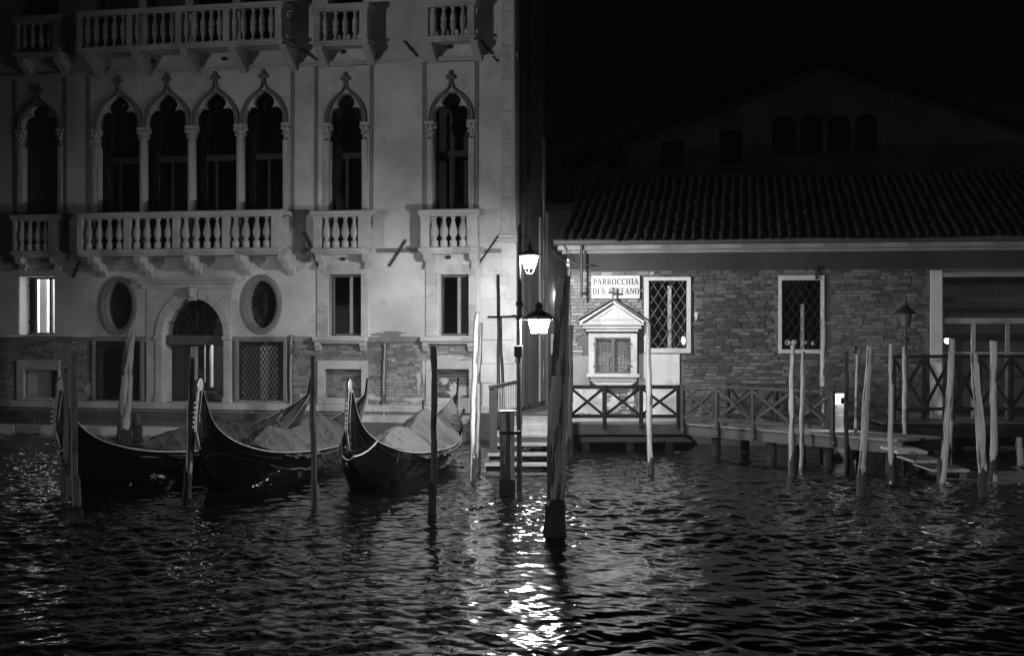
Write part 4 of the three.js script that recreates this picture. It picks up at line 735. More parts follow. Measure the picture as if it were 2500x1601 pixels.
// ---------------------------------------------------------------- street lamps
function lantern(name, label, pos, rt, rb, h, basket, cd, turn) {
  const g = thing(name, label, 'lantern', name === 'quay_lantern' ? null : 'lit square lanterns at the alley', pos); g.rotation.y = turn;
  const glass = new THREE.CylinderGeometry(rt - 0.012, rb - 0.01, h, 4, 1, false); glass.translate(0, 0, 0);
  part(g, 'lamp_glass', strip(glass), M.lampGlass);
  const fr = []; for (let k = 0; k < 4; k++) { const t = k * PI / 2, n = t + PI / 2, p = (r, y, a) => V3(r * Math.sin(a), y, r * Math.cos(a)); fr.push(rod(p(rt, h / 2, t), p(rb, -h / 2, t), 0.011, 6), rod(p(rt, h / 2, t), p(rt, h / 2, n), 0.012, 6), rod(p(rb, -h / 2, t), p(rb, -h / 2, n), 0.012, 6)); }
  part(g, 'frame', merge(fr), M.iron);
  const cap = new THREE.CylinderGeometry(0.05, rt * 1.36, 0.11, 4, 1); cap.translate(0, h / 2 + 0.062, 0);
  part(g, 'cap', strip(cap), M.iron);
  if (!basket) { const sk = new THREE.CylinderGeometry(rt * 1.36, rt * 1.36, 0.035, 4, 1, true); sk.translate(0, h / 2 - 0.011, 0); part(g, 'rim', strip(sk), M.iron); }
  part(g, 'chimney', lathe([[0.0, h / 2 + 0.12], [0.055, h / 2 + 0.12], [0.055, h / 2 + 0.18], [0.075, h / 2 + 0.185], [0.02, h / 2 + 0.23], [0, h / 2 + 0.25]], 10), M.iron);
  if (basket) { const q = []; for (const t of [0, PI / 2]) q.push(tube(Array.from({ length: 9 }, (_, i) => { const a = PI * i / 8; return V3(Math.cos(a) * rb * 0.85 * Math.cos(t), -h / 2 - Math.sin(a) * 0.1, Math.cos(a) * rb * 0.85 * Math.sin(t)); }), 0.011, 20, 6)); q.push(rod(V3(0, -h / 2, 0), V3(0, -h / 2 - 0.13, 0), 0.01, 6)); part(g, 'basket', merge(q), M.ironPale); }
  const l = new THREE.PointLight(0xffffff, cd); l.name = 'lantern_bulb'; l.position.y = h * 0.49; l.castShadow = true; l.shadow.radius = 4; g.add(l);
  return g;
}
const D1 = 28, L1 = at(1293, 640, D1), L2 = at(1316, 795, 21.8);
lantern('upper_lantern', 'upper and smaller of the two lit lanterns, with a basket below its glass', L1, 0.180, 0.108, 0.27, true, LAMP.corner, 0.08);
{ // its own iron post on the jetty, mostly hidden by the nearer lamp post
  const x = at(1268, 800, D1).x, g = thing('iron_lamp_post', 'tall iron pipe post behind the meter box, carrying the upper lantern', 'lamp post', null, V3(x, 0.6, -D1)), y = L1.y - 0.6 + 0.38, X = L1.x - x;
  part(g, 'post', lathe([[0, 0], [0.06, 0], [0.06, 0.25], [0.042, 0.3], [0.036, y + 0.3], [0.015, y + 0.36], [0, y + 0.36]], 12), M.iron);
  part(g, 'lantern_arm', merge([tube([V3(0, y + 0.1, 0), V3(X * 0.5, y + 0.15, 0), V3(X, y + 0.06, 0), V3(X, y - 0.06, 0)], 0.015, 20, 6), tube([V3(0, y - 0.25, 0), V3(X * 0.35, y - 0.12, 0), V3(X * 0.6, y + 0.12, 0)], 0.01, 16, 6)]), M.iron);
}
lantern('post_lantern', 'lower and larger of the two lit lanterns, on the post with the meter box', L2, 0.178, 0.122, 0.245, false, LAMP.pole, -0.05);
{ // iron lamp post carrying the lower lantern
  const b = V3(at(1268, 800, 21.8).x, 0, -21.8), g = thing('iron_lamp_post', 'slim dark iron post with side arms and a meter box by the steps', 'lamp post', null, b);
  const Y = (y) => at(1268, y, 21.8).y, X = (x) => at(x, 800, 21.8).x - b.x;
  part(g, 'post', lathe([[0.0, -0.8], [0.042, -0.8], [0.04, 1.0], [0.034, Y(770)], [0.03, Y(690)], [0.012, Y(680)], [0, Y(680)]], 12), M.iron);
  for (const y of [743, 776]) part(g, 'collar', lathe([[0, 0], [0.055, 0], [0.055, 0.07], [0, 0.07]], 12).translate(0, Y(y) - 0.03, 0), M.iron);
  part(g, 'side_arm', merge([bar(V3(0, Y(773), 0), V3(X(1190), Y(774), 0), 0.035, 0.035), rod(V3(X(1254), Y(770), 0), V3(X(1254), Y(768), 0), 0.03)]), M.iron);
  part(g, 'lantern_arm', merge([tube([V3(0, Y(777), 0), V3(X(1284), Y(779), 0), V3(X(1300), Y(771), 0), V3(X(1314), Y(766), 0), V3(X(1316), Y(771), 0)], 0.018, 24, 8), tube([V3(0, Y(748), 0), V3(X(1280), Y(750), 0), V3(X(1290), Y(760), 0), V3(X(1300), Y(769), 0)], 0.009, 20, 6)]), M.ironPale);
  part(g, 'meter_box', bx(X(1255), X(1276), Y(871), Y(843), 0.03, 0.15, 0.012), M.iron);
  part(g, 'cable', tube([V3(X(1262), Y(871), 0.06), V3(X(1258), Y(882), 0.07), V3(X(1266), Y(890), 0.04), V3(X(1268), Y(960), 0.03)], 0.008, 20, 5), M.iron);
}
{ // floodlight on a pile outside the picture, on the left: its light throws the balconies' shadows to the right
  const p = PAL.world(-24, 2.9, 34), g = thing('floodlight_mast', 'floodlight on a wooden mast in the canal far to the left', 'floodlight', null, V3(p.x, 0, p.z)), aim = PAL.world(8.8, 5.2, 0);
  part(g, 'mast', lathe([[0, -1], [0.11, -1], [0.09, 2.8], [0.0, 2.82]], 12), M.pile);
  const head = new THREE.Group(); head.name = 'flood_head'; head.position.y = 2.9; g.add(head); g.updateMatrixWorld(true); head.lookAt(aim);
  part(head, 'housing', bx(-0.2, 0.2, -0.15, 0.15, -0.2, 0.0, 0.02), M.iron); part(head, 'lamp_lens', bx(-0.17, 0.17, -0.12, 0.12, 0.001, 0.012), mat(0.7, 0.5, { emissive: grey(1), emissiveIntensity: 2 }));
  const l = new THREE.SpotLight(0xffffff, LAMP.flood, 0, 0.44, 1); l.name = 'flood_beam'; l.castShadow = true; l.shadow.radius = 2.5; const dir = aim.clone().sub(p).normalize(); l.position.copy(p.clone().addScaledVector(dir, 0.05)); l.target.position.copy(aim); scene.add(l, l.target);
}

{ // lantern on a post outside the picture, on the right: it lights the right sides of the mooring poles
  const b = V3(11.2, 0, -16.5), g = thing('quay_lamp_post', 'lamp post in the canal far to the right', 'lamp post', null, b);
  part(g, 'post', lathe([[0, -1], [0.07, -1], [0.05, 3.3], [0, 3.32]], 12), M.iron);
  lantern('quay_lantern', 'lit lantern on the lamp post far to the right', V3(11.2, 3.5, -16.5), 0.19, 0.12, 0.28, false, LAMP.quay, 0.3);
}

// ---------------------------------------------------------------- mooring poles
function poleGeo(L, r0, r1, seed, bend = 0.02, seg = 14, n = 26) {  // from y = 0 up to L
  const R = rng(seed), P = [], uv = [], idx = [], ph = [R() * 6, R() * 6, R() * 6, R() * 6];
  const off = (t) => [bend * (Math.sin(t * 3.1 + ph[0]) - Math.sin(ph[0])) + 0.006 * Math.sin(t * 17 + ph[1]) + 0.003 * Math.sin(t * 41 + ph[2]), bend * 0.7 * (Math.sin(t * 2.6 + ph[2]) - Math.sin(ph[2]))];
  for (let j = 0; j <= n; j++) { const t = j / n, [ox, oz] = off(t), r = lerp(r0, r1, t) * (1 + 0.06 * Math.sin(t * 11 + ph[3]) + (R() - 0.5) * 0.13); for (let i = 0; i <= seg; i++) { const a = (i % seg) / seg * 2 * PI, k = r * (1 + 0.05 * Math.sin(3 * a + ph[0]) + 0.035 * Math.sin(5 * a + ph[1] + t * 4)); P.push(ox + k * Math.cos(a), t * L, oz + k * Math.sin(a)); uv.push(i / seg * 2 * PI * r0, t * L + seed * 0.37); } }
  for (let j = 0; j < n; j++) for (let i = 0; i < seg; i++) { const a = j * (seg + 1) + i, b = a + 1, c = a + seg + 1, d = c + 1; idx.push(a, c, b, b, c, d); }
  const base = P.length / 3, [ox, oz] = off(1), tilt = (R() - 0.5) * 0.4; for (let i = 0; i <= seg; i++) { const o = (n * (seg + 1) + i) * 3; P.push(ox + (P[o] - ox) * 0.86, L + 0.012 + (P[o] - ox) * tilt, oz + (P[o + 2] - oz) * 0.86); uv.push(P[o], P[o + 2]); }
  P.push(ox, L + 0.014, oz); uv.push(0, 0); for (let i = 0; i < seg; i++) { const o = n * (seg + 1) + i; idx.push(o, base + i, o + 1, o + 1, base + i, base + i + 1, base + i, base + seg + 1, base + i + 1); }
  const g = new THREE.BufferGeometry(); g.setAttribute('position', new THREE.Float32BufferAttribute(P, 3)); g.setAttribute('uv', new THREE.Float32BufferAttribute(uv, 2)); g.setIndex(idx); g.computeVertexNormals(); return strip(g);
}
let poleSeed = 100;
function pole(label, tx, ty, bxp, by, wt, wb, m, o = {}) {
  const seed = ++poleSeed, base = o.d ? at(bxp, 800, o.d).setY(0) : baseAt(bxp, by), d = -base.z, s = FOCAL / d, tip = at(tx, ty, d + (o.lean ?? 0)), dir = tip.clone().sub(base).normalize(), foot = base.clone().addScaledVector(dir, -0.9 / dir.y);
  const g = thing('mooring_pole', label, 'mooring pole', 'mooring poles in the canal', foot), L = tip.distanceTo(foot); g.quaternion.setFromUnitVectors(V3(0, 1, 0), dir);
  const r1 = wt / s / 2, r0 = wb / s / 2 * 1.02, geo = poleGeo(L, r0, r1, seed, o.bend ?? 0.02);
  part(g, 'shaft', geo, m);
  // growth round the waterline with a ragged upper edge
  const R = rng(seed + 7), seg = 14, h0 = 0.3, ph = [R() * 6, R() * 6];
  const ring = poleGeo(h0 + (o.wet ?? 0.3) + 0.75, r0 * 1.035, lerp(r0, r1, 0.3) * 1.05, seed, 0, seg, 6), p = ring.attributes.position, hi = h0 + (o.wet ?? 0.3) + 0.75;
  for (let i = 0; i < p.count; i++) if (p.getY(i) > hi - 0.02) { const a = Math.atan2(p.getZ(i), p.getX(i)); p.setY(i, hi - 0.07 + 0.05 * Math.sin(2 * a + ph[0]) + 0.035 * Math.sin(5 * a + ph[1])); }
  ring.computeVertexNormals(); part(g, 'waterline_growth', ring, M.algae);
  if (o.cap) part(g, 'cap', lathe([[0, L - 0.01], [r1 * 1.25, L - 0.01], [r1 * 1.25, L + o.cap], [0, L + o.cap + 0.02]], 10), M.iron);
  if (o.pale) { const q = poleGeo(o.pale[1], lerp(r0, r1, 0.6) * 1.06, r1 * 1.08, seed + 3, 0.0, 14, 6).translate(0, L - o.pale[0], 0); part(g, 'bare_patch', q, M.pilePale); }
  return g;
}
const P = M.pile, PD = M.pileDark, PP = M.pilePale;
pole('dark mooring pole rising behind the prow of the leftmost gondola', 182, 870, 186, 1232, 16, 18, PD);
pole('black post half hidden by the prow of the leftmost gondola', 156, 900, 155, 1225, 13, 15, PD, { wet: 0.5 });
pole('thick leaning pile left of the palace portal', 325, 811, 300, 1085, 25, 38, P, { bend: 0.03 });
pole('short dark stump beside the thick leaning pile', 333, 1010, 335, 1075, 19, 22, PD);
pole('tall mooring pole between the left and middle gondolas', 467, 847, 456, 1212, 19, 20, P);
pole('slim pole with a pale foot in front of the barred window', 715, 818, 712, 1062, 7, 9, P, { pale: [2.0, 0.36] });
pole('dark mooring pole between the middle and right gondolas', 762, 871, 771, 1237, 14, 17, PD);
pole('black straight mooring pole in front of the right gondola', 1053, 848, 1054, 1257, 15, 17, PD);
pole('slender pale pole standing against the brick wall', 941, 838, 939, 1066, 7, 8, PP);
pole('bright weathered pole left of the jetty steps', 1172, 764, 1155, 1172, 12, 15, PP, { bend: 0.03 });
pole('thin pole just behind the bright weathered one', 1177, 790, 1168, 1150, 9, 10, P);
pole('tall thin dark pole crossing the arm of the lamp post', 1221, 671, 1221, 1128, 8, 9, PD);
pole('thin black pole leaning beside the tall thin one', 1226, 776, 1238, 1120, 7, 8, PD);
pole('massive foreground pile right of the lit steps', 1370, 677, 1356, 1307, 36, 53, P, { bend: 0.025, wet: 0.32 });
pole('dark pile hidden behind the massive foreground pile', 1393, 794, 1393, 1122, 13, 15, PD);
pole('single pole in front of the shrine and railing', 1588, 789, 1591, 1156, 13, 16, P, { wet: 0.18 });
pole('bright left pole of the pair before the slanted walkway', 1938, 843, 1936, 1162, 12, 17, P);
pole('dimmer right pole of the pair before the slanted walkway', 1967, 860, 1958, 1140, 10, 13, P);
pole('pole standing behind the walkway railing at the far window', 2012, 781, 2011, 1080, 11, 13, P, { d: 27.5 });
pole('dull pole at the end of the walkway railing', 2071, 860, 2071, 1153, 10, 12, PD);
pole('thin pole with a black cap near the walkway end', 2088, 862, 2086, 1135, 7, 8, P, { cap: 0.11 });
pole('stout pole with a dark top in front of the walkway end', 2117, 846, 2104, 1212, 13, 23, P, { bend: 0.035 });
pole('crooked pole before the top wooden steps', 2173, 840, 2180, 1180, 10, 16, P, { bend: 0.03 });
pole('front pole of the crossing pair beside the wooden steps', 2318, 827, 2297, 1180, 14, 19, P, { bend: 0.03 });
pole('rear pole of the crossing pair beside the wooden steps', 2324, 850, 2316, 1143, 12, 13, P);
pole('leaning stout pole at the foot of the wooden steps', 2390, 862, 2402, 1213, 19, 24, P, { bend: 0.04 });
pole('straight pole at the right edge beyond the steps', 2431, 833, 2425, 1176, 16, 18, P);
pole('short grey stump in the water behind the steps', 2281, 1052, 2280, 1098, 21, 21, P);
pole('short stump at the right edge of the picture', 2494, 1068, 2496, 1135, 16, 18, P);
{ // unlit lantern on its own pole
  const g = pole('pole carrying an unlit black lantern on the right', 2212, 847, 2208, 1105, 13, 15, P, { d: 26.6 }); void g;
  const q = at(2212, 847, 26.6), t = thing('unlit_lantern', 'unlit black lantern on a pole before the parish house', 'lantern', null, q), s = 26.6 / FOCAL, Y = (y) => (847 - y) * s;
  part(t, 'stem', rod(V3(0, -0.05, 0), V3(0, Y(796), 0), 0.025), M.iron); part(t, 'collar', lathe([[0, 0], [0.06, 0], [0.06, 0.06], [0, 0.06]], 10).translate(0, Y(832), 0), M.iron);
  part(t, 'lantern_body', strip(new THREE.CylinderGeometry(0.125, 0.075, Y(763) - Y(796), 6)).translate(0, Y(779.5), 0), M.lead); part(t, 'hood', lathe([[0.0, Y(745)], [0.05, Y(745)], [0.09, Y(752)], [0.2, Y(764)], [0.2, Y(766)], [0, Y(766)]], 14), M.iron);
  part(t, 'spike', lathe([[0, Y(724)], [0.018, Y(724)], [0.03, Y(745)], [0, Y(745)]], 8), M.iron);
}

// ---------------------------------------------------------------- jetty with steps at the alley
function plankBox(a, b, w, t, y) {                                // a plank between two points on plan, its top at y
  const A = V3(a[0], y - t / 2, -a[1]), B = V3(b[0], y - t / 2, -b[1]); return bar(A, B, w, t);
}
{
  const g = thing('jetty_steps', 'pale wooden jetty with steps down to the water under the lanterns', 'jetty'), R = rng(51), H = 0.6, x0 = -0.27, x1 = 0.82;
  for (let d = 25.38; d < 30.7; d += 0.156) part(g, 'deck_plank', plankBox([x0, d], [x1 + (R() - 0.5) * 0.02, d], 0.148, 0.04, H + (R() - 0.5) * 0.006), M.deck);
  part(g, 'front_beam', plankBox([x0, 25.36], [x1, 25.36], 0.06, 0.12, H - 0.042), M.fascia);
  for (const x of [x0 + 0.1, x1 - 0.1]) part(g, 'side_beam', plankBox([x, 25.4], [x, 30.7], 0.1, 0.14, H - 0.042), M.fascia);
  [[0.45, -0.36, 25.0], [0.3, -0.42, 24.72], [0.15, -0.47, 24.44], [0.0, -0.52, 24.16]].forEach(([y, xl, d], i) => {
    part(g, 'tread', plankBox([xl, d + 0.07], [x1, d + 0.07], 0.14, 0.045, y + 0.02), i === 3 ? M.fascia : M.deck); part(g, 'tread', plankBox([xl, d + 0.22], [x1, d + 0.22], 0.14, 0.045, y + 0.02), i === 3 ? M.fascia : M.deck);
    part(g, 'riser_block', bx(xl + 0.02, xl + 0.26, y - 0.13, y - 0.03, -d - 0.2, -d - 0.1), M.fascia); part(g, 'riser_block', bx(x1 - 0.2, x1 - 0.05, y - 0.13, y - 0.03, -d - 0.2, -d - 0.1), M.fascia);
  });
  for (const x of [x0 + 0.12, x1 - 0.12]) for (const d of [25.6, 28, 30.2]) part(g, 'support_pile', rod(V3(x, -0.9, -d), V3(x, H - 0.18, -d), 0.08, 10), M.algae);
  // its left railing, seen almost end on
  const A = V3(-0.33, 0, -24.9), B = V3(0.10, 0, -26.6), at2 = (t, y) => A.clone().lerp(B, t).setY(y);
  part(g, 'railing_post', bx(-0.4, -0.26, 0.3, 1.44, -24.93, -24.83, 0.008), M.railPale);
  part(g, 'railing_top', bar(at2(-0.08, 1.47), at2(1.05, 1.5), 0.09, 0.05), M.railPale); part(g, 'railing_bottom', bar(at2(0.05, 0.98), at2(1.05, 0.98), 0.06, 0.05), M.railPale);
  for (let i = 0; i < 9; i++) part(g, 'railing_slat', bar(at2(0.12 + i * 0.1, 0.98), at2(0.12 + i * 0.1 + 0.01, 1.47), 0.05, 0.025), M.deck);
}
{ // square timber post in the water in front of the jetty
  const b = baseAt(1238, 1208), s = FOCAL / -b.z, w = 33 / s / 2, tp = EYE - (1005 - CY) / s, g = thing('timber_post', 'thick square timber post with an iron band in front of the jetty', 'post', null, b); g.rotation.y = 0.12;
  part(g, 'shaft', bx(-w, w, -0.9, tp, -w, w, 0.015), M.pile); part(g, 'iron_band', bx(-w - 0.012, w + 0.1, EYE - (1060 - CY) / s, EYE - (1052 - CY) / s, -w - 0.012, w + 0.012), M.iron); part(g, 'top_board', bx(-w - 0.015, w + 0.03, tp, tp + 0.02, -w - 0.015, w + 0.015), M.paleWood);
  part(g, 'waterline_growth', bx(-w - 0.008, w + 0.008, -0.9, 0.24, -w - 0.008, w + 0.008, 0.01), M.algae);
}

// ---------------------------------------------------------------- walkway along the parish house
{
  const g = thing('wooden_walkway', 'wooden walkway with cross-braced railings running along the parish house to steps', 'walkway'), H = 0.6, R = rng(61);
  const x0 = 1.14, x1 = 3.44, dF = 28.6, dB = 30.72;
  for (let d = dF + 0.08, i = 0; d < dB; d += 0.152, i++) part(g, 'deck_plank', plankBox([x0, d], [x1, d - 0.0], 0.145, 0.04, H + (R() - 0.5) * 0.005), M.deck);
  part(g, 'edge_beam', bx(x0, x1 + 0.06, 0.36, H - 0.045, -dF - 0.05, -dF + 0.01), M.fascia); part(g, 'lower_beam', bx(x0 + 0.2, x1 + 0.2, 0.19, 0.352, -dF - 0.35, -dF - 0.2), M.fascia);
  for (const x of [1.5, 2.4, 3.2]) for (const d of [28.9, 30.3]) part(g, 'support_pile', rod(V3(x, -0.9, -d), V3(x, 0.36, -d), 0.09, 10), M.algae);
  // front railing
  const X = (px) => (px - CX) / FOCAL * dF, Y = (py) => EYE - (py - CY) / FOCAL * dF;
  const posts = [1392, 1476, 1565, 1656];
  const rail = (a, b, ya, yb, w, t, m, nm = 'rail') => part(g, nm, bar(V3(a[0], ya, -a[1]), V3(b[0], yb, -b[1]), w, t), m);
  posts.forEach((p) => part(g, 'railing_post', bx(X(p) - 0.04, X(p) + 0.04, Y(1045), Y(939), -dF + 0.011, -dF + 0.09, 0.006), M.rail));
  posts.forEach((p) => part(g, 'bolt', rod(V3(X(p), Y(1040), -dF + 0.09), V3(X(p), Y(1040), -dF + 0.105), 0.016, 8), M.ironPale));
  rail([X(1388), dF - 0.005], [X(1664), dF - 0.005], Y(944.5), Y(944.5), 0.07, 0.075, M.rail, 'top_rail'); rail([X(1388), dF - 0.005], [X(1664), dF - 0.005], Y(1016), Y(1016), 0.05, 0.07, M.rail, 'bottom_rail');
  for (let i = 0; i < 3; i++) { const a = X(posts[i]) + 0.04, b = X(posts[i + 1]) - 0.04; rail([a, dF - 0.02], [b, dF - 0.02], Y(950), Y(1011), 0.035, 0.055, M.rail, 'cross_brace'); rail([a, dF + 0.018], [b, dF + 0.018], Y(1011), Y(950), 0.035, 0.055, M.rail, 'cross_brace'); }
  // slanted part
  const A = [3.46, 28.5], B = [6.6, 24.15], len = Math.hypot(B[0] - A[0], B[1] - A[1]), dx = (B[0] - A[0]) / len, dd = (B[1] - A[1]) / len, nx = -dd, nd = dx;      // n points away from the water
  const Q = (t, n) => [A[0] + dx * t + nx * n, A[1] + dd * t + nd * n], width = 1.15;
  for (let t = 0.08; t < len; t += 0.152) part(g, 'deck_plank', plankBox(Q(t, -0.02), Q(t, width), 0.145, 0.04, H + (R() - 0.5) * 0.005), M.deckShaded);
  const beam = (n, y0, y1, m, nm) => { const a = Q(-0.05, n), b = Q(len + 0.02, n); part(g, nm, bar(V3(a[0], (y0 + y1) / 2, -a[1]), V3(b[0], (y0 + y1) / 2, -b[1]), 0.06, y1 - y0), m); };
  beam(0.04, 0.36, 0.555, M.fascia, 'edge_beam'); beam(width - 0.05, 0.36, 0.555, M.fascia, 'edge_beam');
  for (const t of [0.7, 2.2, 3.6, 5]) for (const n of [0.2, 1.0]) { const q = Q(t, n); part(g, 'support_pile', rod(V3(q[0], -0.9, -q[1]), V3(q[0], 0.36, -q[1]), 0.09, 10), M.algae); }
  const top = 1.36, np = 4;
  for (const n of [-0.06, width + 0.04]) {
    const endT = n < 0 ? len * 0.73 : 2.7;
    const m = n < 0 ? M.railPale : M.rail;
    for (let i = 0; i <= np; i++) { const q = Q(lerp(0.02, endT, i / np), n); part(g, 'railing_post', bx(-0.04, 0.04, 0.38, top - 0.02, -0.035, 0.035, 0.006).rotateY(Math.atan2(dd, dx)).translate(q[0], 0, -q[1]), m); if (n < 0) part(g, 'bolt', strip(new THREE.SphereGeometry(0.02, 8, 6)).translate(q[0] + 0.01, 0.46, -q[1] + 0.045), M.ironPale); }
    const rl = (t0, t1, y0, y1, k, w, h, nm) => { const a = Q(t0, n + k), b = Q(t1, n + k); part(g, nm, bar(V3(a[0], y0, -a[1]), V3(b[0], y1, -b[1]), w, h), m); };
    rl(-0.02, endT + 0.05, top, top, 0, 0.085, 0.045, 'top_rail'); rl(0, endT, 0.72, 0.72, 0, 0.045, 0.07, 'bottom_rail');
    for (let i = 0; i < np; i++) { const a = lerp(0.02, endT, i / np) + 0.05, b = lerp(0.02, endT, (i + 1) / np) - 0.05; rl(a, b, top - 0.06, 0.78, -0.02, 0.035, 0.055, 'cross_brace'); rl(a, b, 0.78, top - 0.06, 0.022, 0.035, 0.055, 'cross_brace'); }
  }
  // steps down to the right
  [[0.45, 6.35, 6.86], [0.3, 6.62, 7.16], [0.15, 6.95, 7.55], [0.0, 7.25, 8.05]].forEach(([y, a, b], i) => {
    const n = i === 3 ? 3 : 2, w = (b - a) / n; for (let k = 0; k < n; k++) part(g, 'tread', bx(a + k * w + 0.006, a + (k + 1) * w - 0.006, y - 0.025, y + 0.02 + (R() - 0.5) * 0.004, -24.9, -23.42), i === 3 ? M.fascia : M.deck);
    for (const d of [23.5, 24.75]) part(g, 'riser_block', bx(b - 0.16, b - 0.04, y - 0.13, y - 0.027, -d - 0.06, -d + 0.06), M.fascia);
  });
  part(g, 'bottom_platform', bx(7.4, 9.4, -0.14, 0.012, -24.7, -22.9), M.stepWet);
}
{ // small pier of pale bricks, white near the top
  const d = 27.1, c = at(2049, 800, d).setY(0), g = thing('pale_brick_pier', 'short pale brick pier at the end of the walkway railing', 'pier', null, c), R = rng(81); g.rotation.y = PAR.angle;
  for (let k = 0; k < 9; k++) for (let j = 0; j < 2; j++) { const s = k % 2 ? 0.09 : -0.03; part(g, 'brick', bx(j ? s - 0.006 + 0.012 : -0.14, j ? 0.13 : s - 0.006, 0.5 + k * 0.078, 0.5 + k * 0.078 + 0.066, -0.1, 0.12 + R() * 0.01), k > 6 ? M.white : M.paleBricks[2 + Math.floor(R() * 3)]); }
  part(g, 'core', bx(-0.13, 0.12, -0.9, 1.2, -0.1, 0.1), M.mortar); part(g, 'cap_stone', bx(-0.16, 0.15, 1.2, 1.26, -0.14, 0.15, 0.01), M.white);
}
{ // light added on the back of a pole to brighten the pier
  const q = at(2064, 862, 26.25), g = thing('added_pier_light', 'small added light hidden behind the dull pole to brighten the pier', 'lamp', null, V3(q.x - 0.02, 1.15, -26.32));
  part(g, 'lamp_lens', strip(new THREE.SphereGeometry(0.03, 12, 8)), M.lampSmall); part(g, 'hood', bx(-0.05, 0.05, -0.05, 0.06, 0.035, 0.06), M.iron);
  const l = new THREE.PointLight(0xffffff, LAMP.step); l.name = 'bulb'; l.castShadow = true; l.shadow.radius = 1; g.add(l);
}
{ // dark terrace railing in front of the glazed front
  const d = 28.7, g = thing('terrace_railing', 'dark cross-braced terrace railing in front of the glazed front', 'railing'), X = (x) => (x - CX) / FOCAL * d, Y = (y) => EYE - (y - CY) / FOCAL * d;
  const ps = [2182, 2258, 2325, 2392, 2470, 2560];
  for (const p of ps) part(g, 'railing_post', bx(X(p) - 0.045, X(p) + 0.045, 0.2, Y(868), -d - 0.04, -d + 0.04), M.rail);
  part(g, 'top_rail', bx(X(2170), X(2570), Y(874), Y(866), -d - 0.05, -d + 0.055), M.rail); part(g, 'bottom_rail', bx(X(2170), X(2570), Y(1002), Y(994), -d - 0.03, -d + 0.03), M.rail);
  for (let i = 0; i + 1 < ps.length; i++) for (const s of [0, 1]) part(g, 'cross_brace', bar(V3(X(ps[i]) + 0.04, s ? Y(880) : Y(990), -d + (s ? 0.02 : -0.02)), V3(X(ps[i + 1]) - 0.04, s ? Y(990) : Y(880), -d + (s ? 0.02 : -0.02)), 0.035, 0.06), M.rail);
  const t = thing('terrace_deck', 'low dark plank terrace at the foot of the glazed front', 'deck'), R = rng(91);
  for (let k = 0; k < 12; k++) part(t, 'deck_plank', plankBox([X(2150), 28.6 + k * 0.15], [X(2600), 28.6 + k * 0.15], 0.142, 0.05, 0.62 + (R() - 0.5) * 0.006), M.fascia);
  part(t, 'edge_beam', bx(X(2150), X(2600), 0.3, 0.565, -28.62, -28.54), M.rail); for (const x of [2160, 2300, 2440, 2580]) part(t, 'support_pile', rod(V3(X(x), -0.9, -28.9), V3(X(x), 0.3, -28.9), 0.09, 10), M.algae);
}

// ---------------------------------------------------------------- gondolas
const LG = 9.6;
const SHEER = [[0, 1.02], [0.08, 1.36], [0.15, 1.58], [0.21, 1.50], [0.32, 1.24], [0.46, 1.03], [0.7, 0.84], [1.0, 0.71], [1.6, 0.57], [2.4, 0.48], [3.4, 0.42], [4.4, 0.39], [5.4, 0.39], [6.8, 0.46], [7.8, 0.60], [8.6, 0.78], [9.2, 0.96], [9.6, 1.10]];
const KEEL = [[0, 0.95], [0.1, 0.74], [0.3, 0.46], [0.6, 0.2], [0.95, 0.02], [1.5, -0.1], [2.5, -0.18], [4.8, -0.2], [6.3, -0.16], [7.2, -0.02], [8.0, 0.2], [8.8, 0.5], [9.6, 0.92]];
const BEAM = [[0, 0.02], [0.15, 0.03], [0.3, 0.065], [0.5, 0.14], [0.9, 0.31], [1.4, 0.45], [2.1, 0.57], [3.1, 0.67], [4.2, 0.72], [5.2, 0.71], [6.6, 0.59], [7.8, 0.37], [8.8, 0.16], [9.6, 0.03]];
const SEC = [[0, 0], [0.45, 0.0], [0.62, 0.05], [0.80, 0.32], [0.93, 0.68], [1, 1]];
function loft(rows) {                                             // rows of points, all of one length
  const P = [], uv = [], idx = [], n = rows[0].length; let acc = 0;
  rows.forEach((r, j) => { if (j) acc += r[0].distanceTo(rows[j - 1][0]); let s = 0; r.forEach((p, i) => { if (i) s += p.distanceTo(r[i - 1]); P.push(p.x, p.y, p.z); uv.push(acc, s); }); });
  for (let j = 0; j + 1 < rows.length; j++) for (let i = 0; i + 1 < n; i++) { const a = j * n + i, b = a + 1, c = a + n, d = c + 1; idx.push(a, b, c, b, d, c); }
  const g = new THREE.BufferGeometry(); g.setAttribute('position', new THREE.Float32BufferAttribute(P, 3)); g.setAttribute('uv', new THREE.Float32BufferAttribute(uv, 2)); g.setIndex(idx); g.computeVertexNormals(); return strip(g);
}
const span = (a, b, n) => Array.from({ length: n + 1 }, (_, i) => lerp(a, b, i / n));
